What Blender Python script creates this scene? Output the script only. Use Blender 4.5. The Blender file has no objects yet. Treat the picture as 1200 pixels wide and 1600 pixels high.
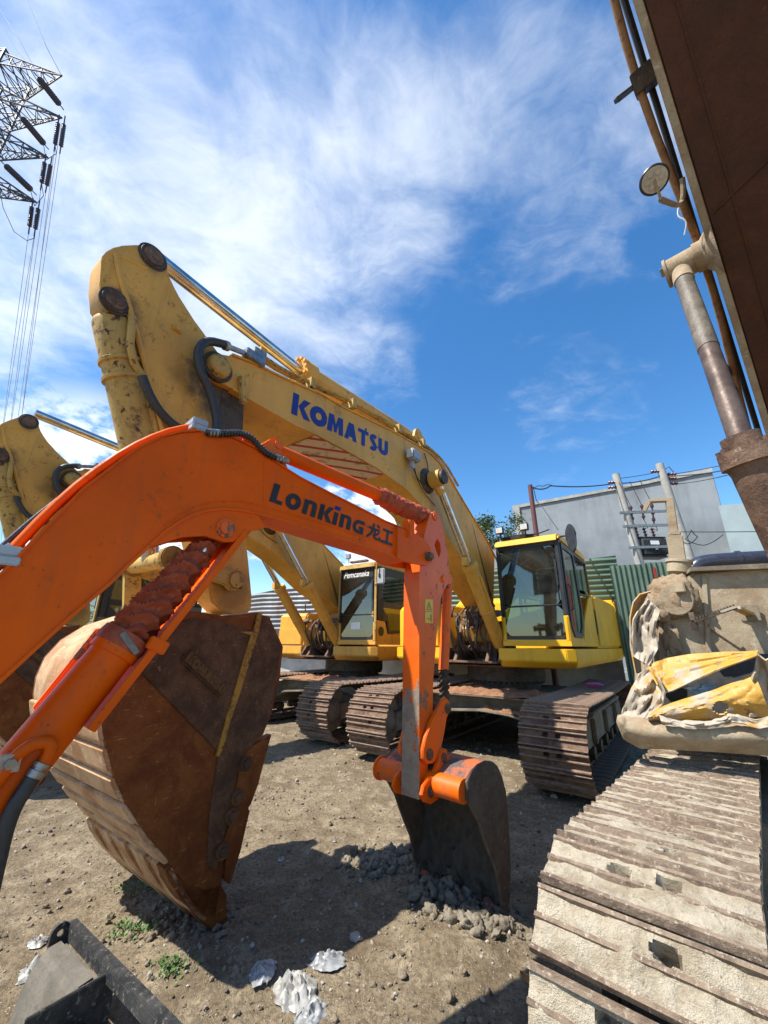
import bpy, bmesh, math, random
from mathutils import Vector, Matrix, noise, geometry
random.seed(7)
SC = bpy.context.scene
COL = SC.collection
R = math.radians
# ------------------------------------------------------------------ camera model
H, FP = 1.6, 620.0
PIT, ROLL = R(18.5), R(0.5)
fw = Vector((0, math.cos(PIT), math.sin(PIT)))
_r = Vector((1, 0, 0)); _u = Vector((0, -math.sin(PIT), math.cos(PIT)))
rt = _r*math.cos(ROLL) + _u*math.sin(ROLL)
up = _u*math.cos(ROLL) - _r*math.sin(ROLL)
CAM = Vector((0, 0, H))
def ray(x, y): return fw + rt*((x-600)/FP) + up*((800-y)/FP)
def at(x, y, k): return CAM + ray(x, y)*k
def onz(x, y, z=0.0):
    d = ray(x, y); return CAM + d*((z-H)/d.z)
cam = bpy.data.cameras.new('camera'); camo = bpy.data.objects.new('camera', cam); COL.objects.link(camo)
cam.sensor_fit = 'VERTICAL'; cam.sensor_height = 36; cam.lens = 36*FP/1600
cam.clip_end = 3000; cam.clip_start = 0.05
M = Matrix((rt, up, -fw)).transposed().to_4x4(); M.translation = CAM
camo.matrix_world = M
SC.camera = camo

class Frame:
    """local axes: x = c (across), y = s (along), z up"""
    def __init__(s, o, deg):
        t = R(deg); s.t = t; s.o = Vector((o[0], o[1], 0)); s.u = Vector((math.sin(t), math.cos(t), 0)); s.c = Vector((math.cos(t), -math.sin(t), 0))
        s.m = Matrix.Translation(s.o) @ Matrix.Rotation(-t, 4, 'Z')
    def pic(s, x, y, c):
        d = ray(x, y); k = (s.o + s.c*c - CAM).dot(s.c)/d.dot(s.c); p = CAM + d*k
        return ((p-s.o).dot(s.u), p.z)
    def P(s, x, y, c):
        a = s.pic(x, y, c); return Vector((c, a[0], a[1]))
    def S(s, x, y, a):
        d = ray(x, y); k = (s.o + s.u*a - CAM).dot(s.u)/d.dot(s.u); p = CAM + d*k
        return Vector(((p-s.o).dot(s.c), a, p.z))
    def L(s, p): q = Vector(p)-s.o; return Vector((q.dot(s.c), q.dot(s.u), q.z))
    def pics(s, pts, c): return [s.pic(x, y, c) for x, y in pts]

# ------------------------------------------------------------------ object helpers
def root(name, label, cat, frame=None, loc=None, group=None):
    o = bpy.data.objects.new(name, None); COL.objects.link(o); o.empty_display_size = .3
    if frame: o.matrix_world = frame.m
    elif loc is not None: o.location = loc
    o['label'] = label; o['category'] = cat
    if group: o['group'] = group
    return o
def tag(o, label, cat, group=None):
    o['label'] = label; o['category'] = cat
    if group: o['group'] = group
    return o
def copy_tree(o, parent=None):
    c = o.copy(); COL.objects.link(c)
    if parent: c.parent = parent
    for ch in o.children: copy_tree(ch, c)
    return c

class MB:
    def __init__(s): s.b = bmesh.new(); s.mi = 0
    def _new(s, vs, fs, mat=None):
        bv = [s.b.verts.new(v) for v in vs]; out = []
        for f in fs:
            try:
                q = s.b.faces.new([bv[i] for i in f]); q.material_index = s.mi; out.append(q)
            except ValueError: pass
        return out
    def box(s, c, size, m=None, ang=0.0, axis='Z', taper=1.0):
        x, y, z = [a/2 for a in size]; T = Matrix.Translation(Vector(c))
        if m is not None: T = m @ T if len(m) == 4 else T @ m.to_4x4()
        if ang: T = T @ Matrix.Rotation(ang, 4, axis)
        vs = [T @ Vector((i*x*(taper if k > 0 else 1), j*y*(taper if k > 0 else 1), k*z)) for i in (-1, 1) for j in (-1, 1) for k in (-1, 1)]
        s._new(vs, [(0,1,3,2),(4,6,7,5),(0,4,5,1),(2,3,7,6),(0,2,6,4),(1,5,7,3)]); return s
    def bar(s, p0, p1, w, h, roll=0.0):
        """rectangular bar from p0 to p1, w across, h in the other direction"""
        p0 = Vector(p0); p1 = Vector(p1); d = p1-p0; L = d.length; q = d.to_track_quat('Y', 'Z').to_matrix().to_4x4()
        T = Matrix.Translation((p0+p1)/2) @ q @ Matrix.Rotation(roll, 4, 'Y')
        x, y, z = w/2, L/2, h/2
        vs = [T @ Vector((i*x, j*y, k*z)) for i in (-1, 1) for j in (-1, 1) for k in (-1, 1)]
        s._new(vs, [(0,1,3,2),(4,6,7,5),(0,4,5,1),(2,3,7,6),(0,2,6,4),(1,5,7,3)]); return s
    def cyl(s, p0, p1, r0, r1=None, n=24, caps=True):
        if r1 is None: r1 = r0
        p0 = Vector(p0); p1 = Vector(p1); q = (p1-p0).to_track_quat('Z', 'Y').to_matrix()
        vs = []
        for p, r in ((p0, r0), (p1, r1)):
            for i in range(n):
                a = 2*math.pi*i/n; vs.append(p + q @ Vector((r*math.cos(a), r*math.sin(a), 0)))
        fs = [(i, (i+1) % n, n+(i+1) % n, n+i) for i in range(n)]
        if caps: fs += [tuple(range(n-1, -1, -1)), tuple(range(n, 2*n))]
        s._new(vs, fs); return s
    def lathe(s, p0, p1, prof, n=24):
        """prof: list of (t along 0..1, radius)"""
        p0 = Vector(p0); p1 = Vector(p1); q = (p1-p0).to_track_quat('Z', 'Y').to_matrix()
        vs = []; m = len(prof)
        for t, r in prof:
            c = p0.lerp(p1, t)
            for i in range(n):
                a = 2*math.pi*i/n; vs.append(c + q @ Vector((r*math.cos(a), r*math.sin(a), 0)))
        fs = [(j*n+i, j*n+(i+1) % n, (j+1)*n+(i+1) % n, (j+1)*n+i) for j in range(m-1) for i in range(n)]
        fs += [tuple(range(n-1, -1, -1)), tuple(range((m-1)*n, m*n))]
        s._new(vs, fs); return s
    def tube(s, path, r, n=8, smooth=0):
        P = [Vector(p) for p in path]
        for _ in range(smooth):
            Q = [P[0]]
            for a, b in zip(P, P[1:]): Q += [a.lerp(b, .25), a.lerp(b, .75)]
            P = Q + [P[-1]]
        vs = []; m = len(P); nrm = None
        for i, p in enumerate(P):
            d = (P[min(i+1, m-1)] - P[max(i-1, 0)]).normalized()
            if nrm is None: nrm = d.orthogonal().normalized()
            nrm = (nrm - d*nrm.dot(d)).normalized(); bi = d.cross(nrm)
            rr = r[min(i, len(r)-1)] if isinstance(r, (list, tuple)) else r
            for k in range(n):
                a = 2*math.pi*k/n; vs.append(p + nrm*(rr*math.cos(a)) + bi*(rr*math.sin(a)))
        fs = [(j*n+i, j*n+(i+1) % n, (j+1)*n+(i+1) % n, (j+1)*n+i) for j in range(m-1) for i in range(n)]
        fs += [tuple(range(n-1, -1, -1)), tuple(range((m-1)*n, m*n))]
        s._new(vs, fs); return s
    def prism(s, poly, c0, c1, ax='c', holes=None, bevel=0.0):
        """poly of (s,z) extruded over c0..c1 ; ax 's' : poly of (c,z) over s0..s1 ; ax 'z' : poly (c,s) over z0..z1"""
        def mk(p, c):
            if ax == 'c': return Vector((c, p[0], p[1]))
            if ax == 's': return Vector((p[0], c, p[1]))
            return Vector((p[0], p[1], c))
        n = len(poly)
        if holes:
            loops = [[Vector((p[0], p[1], 0)) for p in poly]] + [[Vector((p[0], p[1], 0)) for p in h] for h in holes]
            tri = geometry.tessellate_polygon(loops); flat = [p for l in loops for p in l]; N = len(flat)
            vs = [mk(p, c0) for p in flat] + [mk(p, c1) for p in flat]
            fs = [tuple(t) for t in tri] + [tuple(i+N for i in reversed(t)) for t in tri]; o = 0
            for l in loops:
                k = len(l)
                fs += [(o+i, o+(i+1) % k, N+o+(i+1) % k, N+o+i) for i in range(k)]; o += k
            s._new(vs, fs)
        else:
            vs = [mk(p, c0) for p in poly] + [mk(p, c1) for p in poly]
            fs = [tuple(range(n)), tuple(range(2*n-1, n-1, -1))] + [(i, n+i, n+(i+1) % n, (i+1) % n) for i in range(n)]
            nf = s._new(vs, fs)
            if bevel:
                es = list({e for f in nf for e in f.edges})
                es = [e for e in es if len(e.link_faces) == 2 and (nf[0] in e.link_faces or nf[1] in e.link_faces)]
                bmesh.ops.bevel(s.b, geom=es, offset=bevel, segments=2, affect='EDGES', clamp_overlap=True)
        return s
    def strip(s, path, c0, c1, t, closed=False):
        """plate following a (s,z) polyline, thickness t to its left side, across c0..c1"""
        P = [Vector((p[0], p[1])) for p in path]; m = len(P); off = []
        for i in range(m):
            a = P[max(i-1, 0)]; b = P[min(i+1, m-1)]; d = (b-a)
            if d.length < 1e-9: d = Vector((1, 0))
            d.normalize(); off.append(P[i] + Vector((-d.y, d.x))*t)
        vs = []
        for i in range(m):
            for q, c in ((P[i], c0), (P[i], c1), (off[i], c1), (off[i], c0)): vs.append(Vector((c, q.x, q.y)))
        fs = [(4*i+k, 4*i+(k+1) % 4, 4*i+4+(k+1) % 4, 4*i+4+k) for i in range(m-1) for k in range(4)] + [(3,2,1,0), (4*m-4, 4*m-3, 4*m-2, 4*m-1)]
        s._new(vs, fs); return s
    def sheet(s, pts): s._new([Vector(p) for p in pts], [tuple(range(len(pts)))]); return s
    def grid(s, fn, nu, nv, thick=None):
        vs = [Vector(fn(i/nu, j/nv)) for i in range(nu+1) for j in range(nv+1)]
        fs = [(i*(nv+1)+j, (i+1)*(nv+1)+j, (i+1)*(nv+1)+j+1, i*(nv+1)+j+1) for i in range(nu) for j in range(nv)]
        out = s._new(vs, fs)
        if thick:
            s.b.normal_update()
            bmesh.ops.solidify(s.b, geom=out, thickness=thick)
        return s
    def bevel(s, w, seg=2, ang=35):
        s.b.normal_update()
        es = [e for e in s.b.edges if len(e.link_faces) == 2 and e.calc_face_angle(0) > R(ang)]
        if es: bmesh.ops.bevel(s.b, geom=es, offset=w, segments=seg, affect='EDGES', clamp_overlap=True)
        return s
    def noise(s, amp, sc, seed=0.0, sub=0):
        if sub: bmesh.ops.subdivide_edges(s.b, edges=s.b.edges[:], cuts=sub, use_grid_fill=True)
        for v in s.b.verts:
            q = v.co*sc + Vector((seed, seed*1.7, seed*.3)); v.co += Vector((noise.noise(q), noise.noise(q+Vector((9, 0, 0))), noise.noise(q+Vector((0, 9, 0)))))*amp
        return s
    def done(s, name, mats, parent=None, ang=38, smooth=True, tr=None):
        me = bpy.data.meshes.new(name)
        if tr is not None: s.b.transform(tr)
        bmesh.ops.recalc_face_normals(s.b, faces=s.b.faces[:])
        s.b.to_mesh(me); s.b.free()
        for m in (mats if isinstance(mats, (list, tuple)) else [mats]): me.materials.append(m)
        if smooth:
            me.polygons.foreach_set('use_smooth', [True]*len(me.polygons)); me.set_sharp_from_angle(angle=R(ang))
        o = bpy.data.objects.new(name, me); COL.objects.link(o)
        if parent: o.parent = parent
        return o

# ------------------------------------------------------------------ materials
def new_mat(name):
    m = bpy.data.materials.new(name); m.use_nodes = True; nt = m.node_tree
    b = nt.nodes['Principled BSDF']; return m, nt, b
class NT:
    def __init__(s, nt, coord='Object'):
        s.nt = nt; s.tc = nt.nodes.new('ShaderNodeTexCoord').outputs[coord]
    def n(s, t): return s.nt.nodes.new('ShaderNode'+t)
    def l(s, a, b): s.nt.links.new(a, b)
    def vec(s, scale=(1, 1, 1), rot=(0, 0, 0), src=None):
        m = s.n('Mapping'); m.inputs['Scale'].default_value = scale; m.inputs['Rotation'].default_value = rot; s.l(src or s.tc, m.inputs['Vector']); return m.outputs[0]
    def noise(s, sc, det=4, rough=.6, vec=None, dist=0.0):
        m = s.n('TexNoise'); m.inputs['Scale'].default_value = sc; m.inputs['Detail'].default_value = det; m.inputs['Roughness'].default_value = rough
        m.inputs['Distortion'].default_value = dist; s.l(vec or s.tc, m.inputs['Vector']); return m.outputs['Fac']
    def vor(s, sc, vec=None, feat='F1', out='Distance', rnd=1.0):
        m = s.n('TexVoronoi'); m.feature = feat; m.inputs['Scale'].default_value = sc; m.inputs['Randomness'].default_value = rnd
        s.l(vec or s.tc, m.inputs['Vector']); return m.outputs[out]
    def ramp(s, f, a, b, lo=0.0, hi=1.0):
        m = s.n('MapRange'); m.interpolation_type = 'SMOOTHSTEP'; m.inputs[1].default_value = a; m.inputs[2].default_value = b; m.inputs[3].default_value = lo; m.inputs[4].default_value = hi
        s.l(f, m.inputs[0]); return m.outputs[0]
    def mix(s, f, a, b):
        m = s.n('Mix'); m.data_type = 'RGBA'
        if isinstance(f, float): m.inputs[0].default_value = f
        else: s.l(f, m.inputs[0])
        for v, i in ((a, 6), (b, 7)):
            if isinstance(v, tuple): m.inputs[i].default_value = (*v, 1)
            else: s.l(v, m.inputs[i])
        return m.outputs[2]
    def math(s, op, a, b=None):
        m = s.n('Math'); m.operation = op
        for i, v in enumerate((a, b)):
            if v is None: continue
            if isinstance(v, (int, float)): m.inputs[i].default_value = v
            else: s.l(v, m.inputs[i])
        return m.outputs[0]
    def bump(s, h, strength, dist, b, nrm=None):
        m = s.n('Bump'); m.inputs['Strength'].default_value = strength; m.inputs['Distance'].default_value = dist; s.l(h, m.inputs['Height'])
        if nrm is not None: s.l(nrm, m.inputs['Normal'])
        s.l(m.outputs[0], b.inputs['Normal']); return m.outputs[0]
def paint(name, col, dirt=(.2, .14, .085), dirt_amt=.3, rough=.38, chip=None, chip_amt=.0, streak=.25, metallic=0.0, sc=1.0, fade=.12, bump=.15, chip_sc=9, stains=(), spec=.35):
    m, nt, b = new_mat(name); k = NT(nt)
    big = k.noise(1.3*sc, 5, .6); fine = k.noise(34*sc, 4, .65); mid = k.noise(6*sc, 6, .7)
    c = k.mix(k.ramp(big, .3, .7, 0, 1), tuple(min(1, v*(1+fade)) for v in col), tuple(v*(1-fade) for v in col))
    st = k.noise(1, 4, .6, vec=k.vec((9*sc, 9*sc, .9*sc)))
    c = k.mix(k.math('MULTIPLY', k.ramp(st, .5, .8), streak), c, dirt)
    dm = k.math('MULTIPLY', k.math('ADD', k.math('MULTIPLY', mid, .65), k.math('MULTIPLY', fine, .35)), 1.0)
    dmask = k.ramp(dm, .68-.42*dirt_amt, .80-.34*dirt_amt)
    c = k.mix(k.math('MULTIPLY', dmask, .8), c, dirt)
    r = k.math('ADD', k.math('MULTIPLY', dmask, .9-rough), rough)
    h = fine
    if chip is not None:
        cn = k.noise(chip_sc*sc, 9, .75); cm = k.ramp(cn, .70-.3*chip_amt, .73-.3*chip_amt)
        c = k.mix(cm, c, chip); r = k.math('MAXIMUM', r, k.math('MULTIPLY', cm, .8)); h = k.math('SUBTRACT', k.math('MULTIPLY', fine, .5), k.math('MULTIPLY', cm, .8))
    for (sx_, sy_, sz_), rad, am in stains:
        v = k.n('VectorMath'); v.operation = 'DISTANCE'; k.l(k.tc, v.inputs[0]); v.inputs[1].default_value = (sx_, sy_, sz_)
        q = k.math('ADD', v.outputs['Value'], k.math('MULTIPLY', k.math('SUBTRACT', mid, .5), rad*1.6)); c = k.mix(k.math('MULTIPLY', k.ramp(q, rad, rad*.35), am), c, (.035, .026, .018))
    spk = k.ramp(k.noise(48*sc, 2, .5), .70, .74); c = k.mix(k.math('MULTIPLY', spk, .55*min(1, max(0, dirt_amt+.1)*3)), c, (.07, .045, .025))
    b.inputs['Specular IOR Level'].default_value = spec
    k.l(c, b.inputs['Base Color']); k.l(k.math('MULTIPLY', k.math('ADD', r, k.math('MULTIPLY', fine, .12)), .97), b.inputs['Roughness']); b.inputs['Metallic'].default_value = metallic
    k.bump(h, bump, .01, b); return m
def crust(name, c1, c2, c3, sc=1.0, a=.45, w=.12, a2=.55, bump=.6, rough=.9, metal=0.0, dist=.02, scratch=0.0, stripes=0.0):
    """weathered steel/mud: three colours mixed by noises, strong bump"""
    m, nt, b = new_mat(name); k = NT(nt)
    n1 = k.noise(3*sc, 9, .72, dist=.4); n2 = k.noise(11*sc, 8, .75); n3 = k.noise(70*sc, 3, .6)
    c = k.mix(k.ramp(n1, a-w, a+w), c1, c2)
    c = k.mix(k.ramp(n2, a2, a2+.12), c, c3)
    c = k.mix(k.math('MULTIPLY', k.ramp(n3, .4, .75), .35), c, tuple(v*.45 for v in c1))
    if scratch:
        s1 = k.noise(1, 3, .6, vec=k.vec((4, 55*sc, 9*sc), (.5, .2, .1))); s2 = k.noise(1, 3, .6, vec=k.vec((4, 11*sc, 70*sc), (.9, .2, .5))); s1 = k.math('MAXIMUM', k.math('SUBTRACT', s1, .03), k.noise(42*sc, 5, .7))
        c = k.mix(k.math('MULTIPLY', k.math('MULTIPLY', k.ramp(k.math('MAXIMUM', s1, s2), .63, .72), k.ramp(n1, .38, .6)), scratch), c, tuple(min(1, v*2.2) for v in c3))
    k.l(c, b.inputs['Base Color']); k.l(k.ramp(n2, .3, .7, rough-.15, min(1, rough+.1)), b.inputs['Roughness']); b.inputs['Metallic'].default_value = metal; b.inputs['Specular IOR Level'].default_value = .22
    h = k.math('ADD', k.math('ADD', n1, k.math('MULTIPLY', n2, .6)), k.math('MULTIPLY', n3, .25))
    k.bump(h, bump, dist, b); return m
def plain(name, col, rough=.5, metal=0.0, bump=.0, sc=20, var=.12):
    m, nt, b = new_mat(name); k = NT(nt); n = k.noise(sc, 5, .65)
    k.l(k.mix(k.ramp(n, .3, .7), tuple(v*(1-var) for v in col), tuple(min(1, v*(1+var)) for v in col)), b.inputs['Base Color'])
    k.l(k.ramp(n, .3, .7, max(.02, rough-.08), rough+.08), b.inputs['Roughness']); b.inputs['Metallic'].default_value = metal
    if bump: k.bump(n, bump, .01, b)
    return m
def glass(name, tint=(.45, .6, .55), dark=.5, dust=.1):
    m, nt, b = new_mat(name); k = NT(nt); nt.nodes.remove(b)
    out = nt.nodes['Material Output']
    tr = k.n('BsdfTransparent'); tr.inputs[0].default_value = (*[t*dark for t in tint], 1)
    gl = k.n('BsdfGlossy'); gl.inputs['Roughness'].default_value = .03; gl.inputs['Color'].default_value = (.95, 1, .97, 1)
    df = k.n('BsdfDiffuse'); df.inputs[0].default_value = (.35, .36, .33, 1)
    fr = k.n('Fresnel'); fr.inputs['IOR'].default_value = 1.9
    n = k.noise(2.5, 6, .7)
    wob = k.n('Bump'); wob.inputs['Strength'].default_value = .03; wob.inputs['Distance'].default_value = .05; k.l(k.noise(1.2, 2), wob.inputs['Height']); k.l(wob.outputs[0], gl.inputs['Normal'])
    a = k.n('MixShader'); k.l(fr.outputs[0], a.inputs[0]); k.l(tr.outputs[0], a.inputs[1]); k.l(gl.outputs[0], a.inputs[2])
    c = k.n('MixShader'); k.l(k.ramp(n, .35, .8, dust*.3, dust*1.6), c.inputs[0]); k.l(a.outputs[0], c.inputs[1]); k.l(df.outputs[0], c.inputs[2])
    k.l(c.outputs[0], out.inputs[0]); return m

Y1 = (.62, .325, .055)
mt = {}
mt['yellow'] = paint('yellow_paint', Y1, dirt=(.11, .07, .035), dirt_amt=.30, rough=.42, chip=(.09, .045, .025), chip_amt=.12, streak=.35, fade=.14)
mt['yellow_clean'] = paint('bright_yellow_paint', (.78, .42, .014), dirt=(.2, .13, .05), dirt_amt=.18, rough=.33, chip=(.1, .06, .03), chip_amt=.02, streak=.3)
mt['yellow_worn'] = paint('worn_yellow_paint', (.45, .285, .07), dirt=(.16, .1, .05), dirt_amt=.45, rough=.6, chip=(.08, .035, .02), chip_amt=.42, streak=.4, chip_sc=14)
mt['orange'] = paint('orange_paint', (.72, .100, .000), dirt=(.25, .08, .03), dirt_amt=.27, rough=.36, chip=(.20, .08, .04), chip_amt=-.03, streak=.34, fade=.16, bump=.15, spec=.14)
mt['orange_worn'] = paint('worn_orange_paint', (.78, .115, .000), dirt=(.27, .15, .08), dirt_amt=.38, rough=.42, chip=(.13, .1, .075), chip_amt=.40, streak=.4, fade=.08, chip_sc=5)
mt['mud_orange'] = crust('muddy_arm_face', (.24, .17, .11), (.36, .28, .2), (.45, .12, .02), sc=2.2, a=.5, a2=.66, bump=.7)
mt['rod'] = plain('chrome_rod', (.55, .53, .5), .18, 1.0, sc=8, var=.2)
mt['steel'] = plain('bare_steel', (.3, .29, .27), .4, .8, sc=25, var=.3)
mt['darksteel'] = crust('greasy_steel', (.035, .028, .022), (.09, .07, .05), (.16, .12, .08), sc=3, bump=.3, rough=.6)
mt['hose'] = plain('black_rubber_hose', (.03, .03, .03), .5, sc=40, var=.3, bump=.3)
mt['rubber'] = plain('black_trim', (.018, .019, .021), .42, sc=15, var=.3)
mt['boot'] = crust('brown_canvas', (.42, .095, .045), (.27, .062, .03), (.46, .20, .13), sc=3.5, a=.5, a2=.6, bump=.35, rough=.62, dist=.008)
mt['rust'] = crust('rusty_bucket_side', (.12, .032, .007), (.20, .068, .014), (.30, .15, .06), sc=1.3, a=.5, a2=.63, bump=.5, rough=.62, scratch=.5, dist=.012)
mt['rust_dark'] = crust('dark_rust', (.062, .033, .018), (.13, .068, .036), (.22, .135, .08), sc=1.8, a=.5, a2=.58, bump=.6, rough=.7, scratch=.55, dist=.012)
mt['rust_tan'] = crust('tan_worn_steel', (.56, .37, .21), (.36, .18, .08), (.66, .52, .35), sc=1.5, a=.5, a2=.56, bump=.35, rough=.75, scratch=.3, dist=.01)
mt['track'] = crust('rusty_track_shoe', (.09, .05, .034), (.20, .125, .082), (.36, .27, .19), sc=2.0, a=.48, a2=.56, bump=.5, rough=.75)
mt['track_mud'] = crust('mud_caked_track_shoe', (.46, .375, .255), (.68, .59, .44), (.20, .14, .09), sc=4.2, a=.50, a2=.57, bump=1.0, rough=.95, dist=.03)
mt['grouser'] = crust('worn_grouser_steel', (.17, .11, .08), (.28, .20, .14), (.50, .41, .30), sc=3, a=.5, a2=.58, bump=.4, rough=.6)
mt['trackframe'] = crust('dusty_track_frame', (.16, .13, .095), (.26, .22, .16), (.10, .075, .05), sc=1.2, a=.5, a2=.62, bump=.4, rough=.9)
mt['reddirt'] = crust('reddish_dirt', (.22, .10, .05), (.33, .17, .09), (.42, .28, .18), sc=3, bump=1.0, rough=.97, dist=.03)
mt['mud'] = crust('grey_wet_mud', (.19, .16, .115), (.27, .23, .17), (.38, .33, .25), sc=2.5, a=.5, a2=.6, bump=.8, rough=.85, dist=.02)
mt['buckmud'] = crust('mud_smeared_steel', (.16, .115, .08), (.10, .072, .052), (.27, .215, .15), sc=2.4, a=.5, a2=.56, bump=.8, rough=.8)
mt['glass'] = glass('cab_glass', tint=(.36, .62, .54), dark=.62, dust=.06)
mt['glass_side'] = glass('cab_side_glass', tint=(.40, .60, .52), dark=.5, dust=.08)
mt['blue'] = plain('blue_lettering', (.012, .022, .19), .35, var=.1)
mt['black'] = plain('black_lettering', (.016, .013, .014), .4, var=.2)
mt['white'] = plain('white_lettering', (.75, .75, .74), .4, var=.05)
mt['lamp'] = plain('lamp_glass', (.55, .55, .5), .15, var=.1)
mt['int'] = plain('dark_interior', (.05, .05, .048), .8, var=.3)
mt['mirror'] = plain('grey_mirror_shell', (.35, .36, .37), .3, .2)
mt['sticker'] = plain('yellow_sticker', (.66, .45, .06), .5, var=.05)

# ------------------------------------------------------------------ lettering
def ribbon(mb, pts, w, org, ex, ey, nrm, lift):
    """thick mitred polyline in letter space (unit height)"""
    P = [Vector(p) for p in pts]; n = len(P); L = []; Rr = []
    for i, p in enumerate(P):
        a = (P[i]-P[i-1]).normalized() if i > 0 else None; b = (P[i+1]-P[i]).normalized() if i < n-1 else None
        if a is None: d = b; k = 1
        elif b is None: d = a; k = 1
        else:
            d = (a+b).normalized(); k = 1/max(.5, d.dot(a))
        q = Vector((-d.y, d.x))*(w/2*k); L.append(p+q); Rr.append(p-q)
    T = lambda v: org + ex*v.x + ey*v.y + nrm*lift
    mb._new([T(v) for v in L] + [T(v) for v in Rr], [(i, i+1, n+i+1, n+i) for i in range(n-1)])
def poly2(mb, pts, org, ex, ey, nrm, lift):
    T = lambda v: org + ex*v[0] + ey*v[1] + nrm*lift
    V = [Vector((p[0], p[1], 0)) for p in pts]
    mb._new([T(p) for p in pts], [tuple(t) for t in geometry.tessellate_polygon([V])])
def arc(cx, cy, rx, ry, a0, a1, n=16):
    return [(cx+rx*math.cos(R(a0+(a1-a0)*i/n)), cy+ry*math.sin(R(a0+(a1-a0)*i/n))) for i in range(n+1)]
KOM = [  # (width, [('p', polygon) | ('r', pts, w)])
 (.92, [('p', [(0,0),(.30,0),(.30,1.08),(0,1.08)]), ('p', [(.32,.52),(.62,0),(.98,0),(.60,.54),(.92,.96),(.56,.96)])]),
 (.90, [('r', arc(.44,.48,.33,.35,0,360,28), .32)]),
 (1.02, [('p', [(0,0),(.29,0),(.33,.50),(.42,.05),(.58,.05),(.67,.50),(.71,0),(1.0,0),(.94,.96),(.64,.96),(.5,.48),(.36,.96),(.06,.96)])]),
 (.86, [('p', [(0,0),(.27,0),(.30,.18),(.54,.18),(.57,0),(.86,0),(.60,.98),(.26,.98)])]),
 (.74, [('p', [(.26,0),(.54,0),(.54,.72),(.78,.72),(.78,.94),(.62,.94),(.62,1.12),(.5,1.12),(.5,.94),(0,.94),(0,.72),(.26,.72)])]),
 (.74, [('r', arc(.42,.70,.20,.16,40,250,12)+arc(.34,.27,.20,.17,70,-140,12), .27)]),
 (.82, [('r', [(.14,.96),(.14,.34)]+arc(.40,.34,.26,.20,180,360,12)+[(.66,.96)], .30)]),
]
LON = [
 (.62, [('p', [(0,0),(.60,0),(.60,.2),(.30,.2),(.30,1.0),(0,1.0)])]),
 (.86, [('r', arc(.40,.42,.26,.31,0,360,24), .26)]),
 (.80, [('p', [(0,0),(.26,0),(.26,.82),(0,.82)]), ('p', [(.262,.64),(.46,.64),(.46,0),(.72,0),(.72,.60),(.66,.78),(.54,.84),(.262,.84)])]),
 (.78, [('p', [(0,0),(.26,0),(.26,.9),(0,.9)]), ('p', [(.27,.44),(.50,0),(.82,0),(.50,.46),(.78,.9),(.50,.9)])]),
 (.34, [('p', [(0,0),(.26,0),(.26,.74),(0,.74)])]),
 (.78, [('p', [(0,0),(.26,0),(.26,.80),(0,.80)]), ('p', [(.262,.62),(.45,.62),(.45,0),(.71,0),(.71,.58),(.65,.76),(.53,.82),(.262,.82)])]),
 (.92, [('r', [(.74,.72),(.30,.72)]+arc(.30,.40,.20,.28,120,240,8)+[(.33,.11),(.63,.11),(.63,.36),(.42,.36)], .21)]),
 (.96, [('r', [(.05,.64),(.90,.64)], .14), ('r', [(.40,.98),(.38,.6),(.28,.3),(.02,.02)], .15), ('r', [(.54,.60),(.54,.14),(.62,.07),(.92,.07),(.94,.24)], .14), ('r', [(.86,.52),(.70,.34),(.44,.20)], .12), ('r', [(.64,.96),(.84,.80)], .13)]),
 (.90, [('r', [(.08,.84),(.84,.84)], .16), ('r', [(.46,.84),(.46,.06)], .16), ('r', [(0,.07),(.92,.07)], .17)]),
]
def write(name, glyphs, org, ex, ey, nrm, mat, parent, gap=.05, extra=None, squeeze=1.0):
    tot = sum(g[0] for g in glyphs) + gap*(len(glyphs)-1); x = 0; mb = MB(); hgt = ey.length
    X = ex/tot
    for i, (w, sh) in enumerate(glyphs):
        for j, q in enumerate(sh):
            lift = .0022 + .0004*j; o2 = org + X*x
            if q[0] == 'p': poly2(mb, q[1], o2, X, ey, nrm, lift)
            else: ribbon(mb, q[1], q[2], o2, X, ey, nrm, lift)
        if extra and extra[0] == i:
            m2 = MB(); poly2(m2, extra[1], org + X*x, X, ey, nrm, .0024); m2.done('letter_dot', extra[2], parent, smooth=False)
        x += w + gap
    return mb.done(name, mat, parent, smooth=False)
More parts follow.
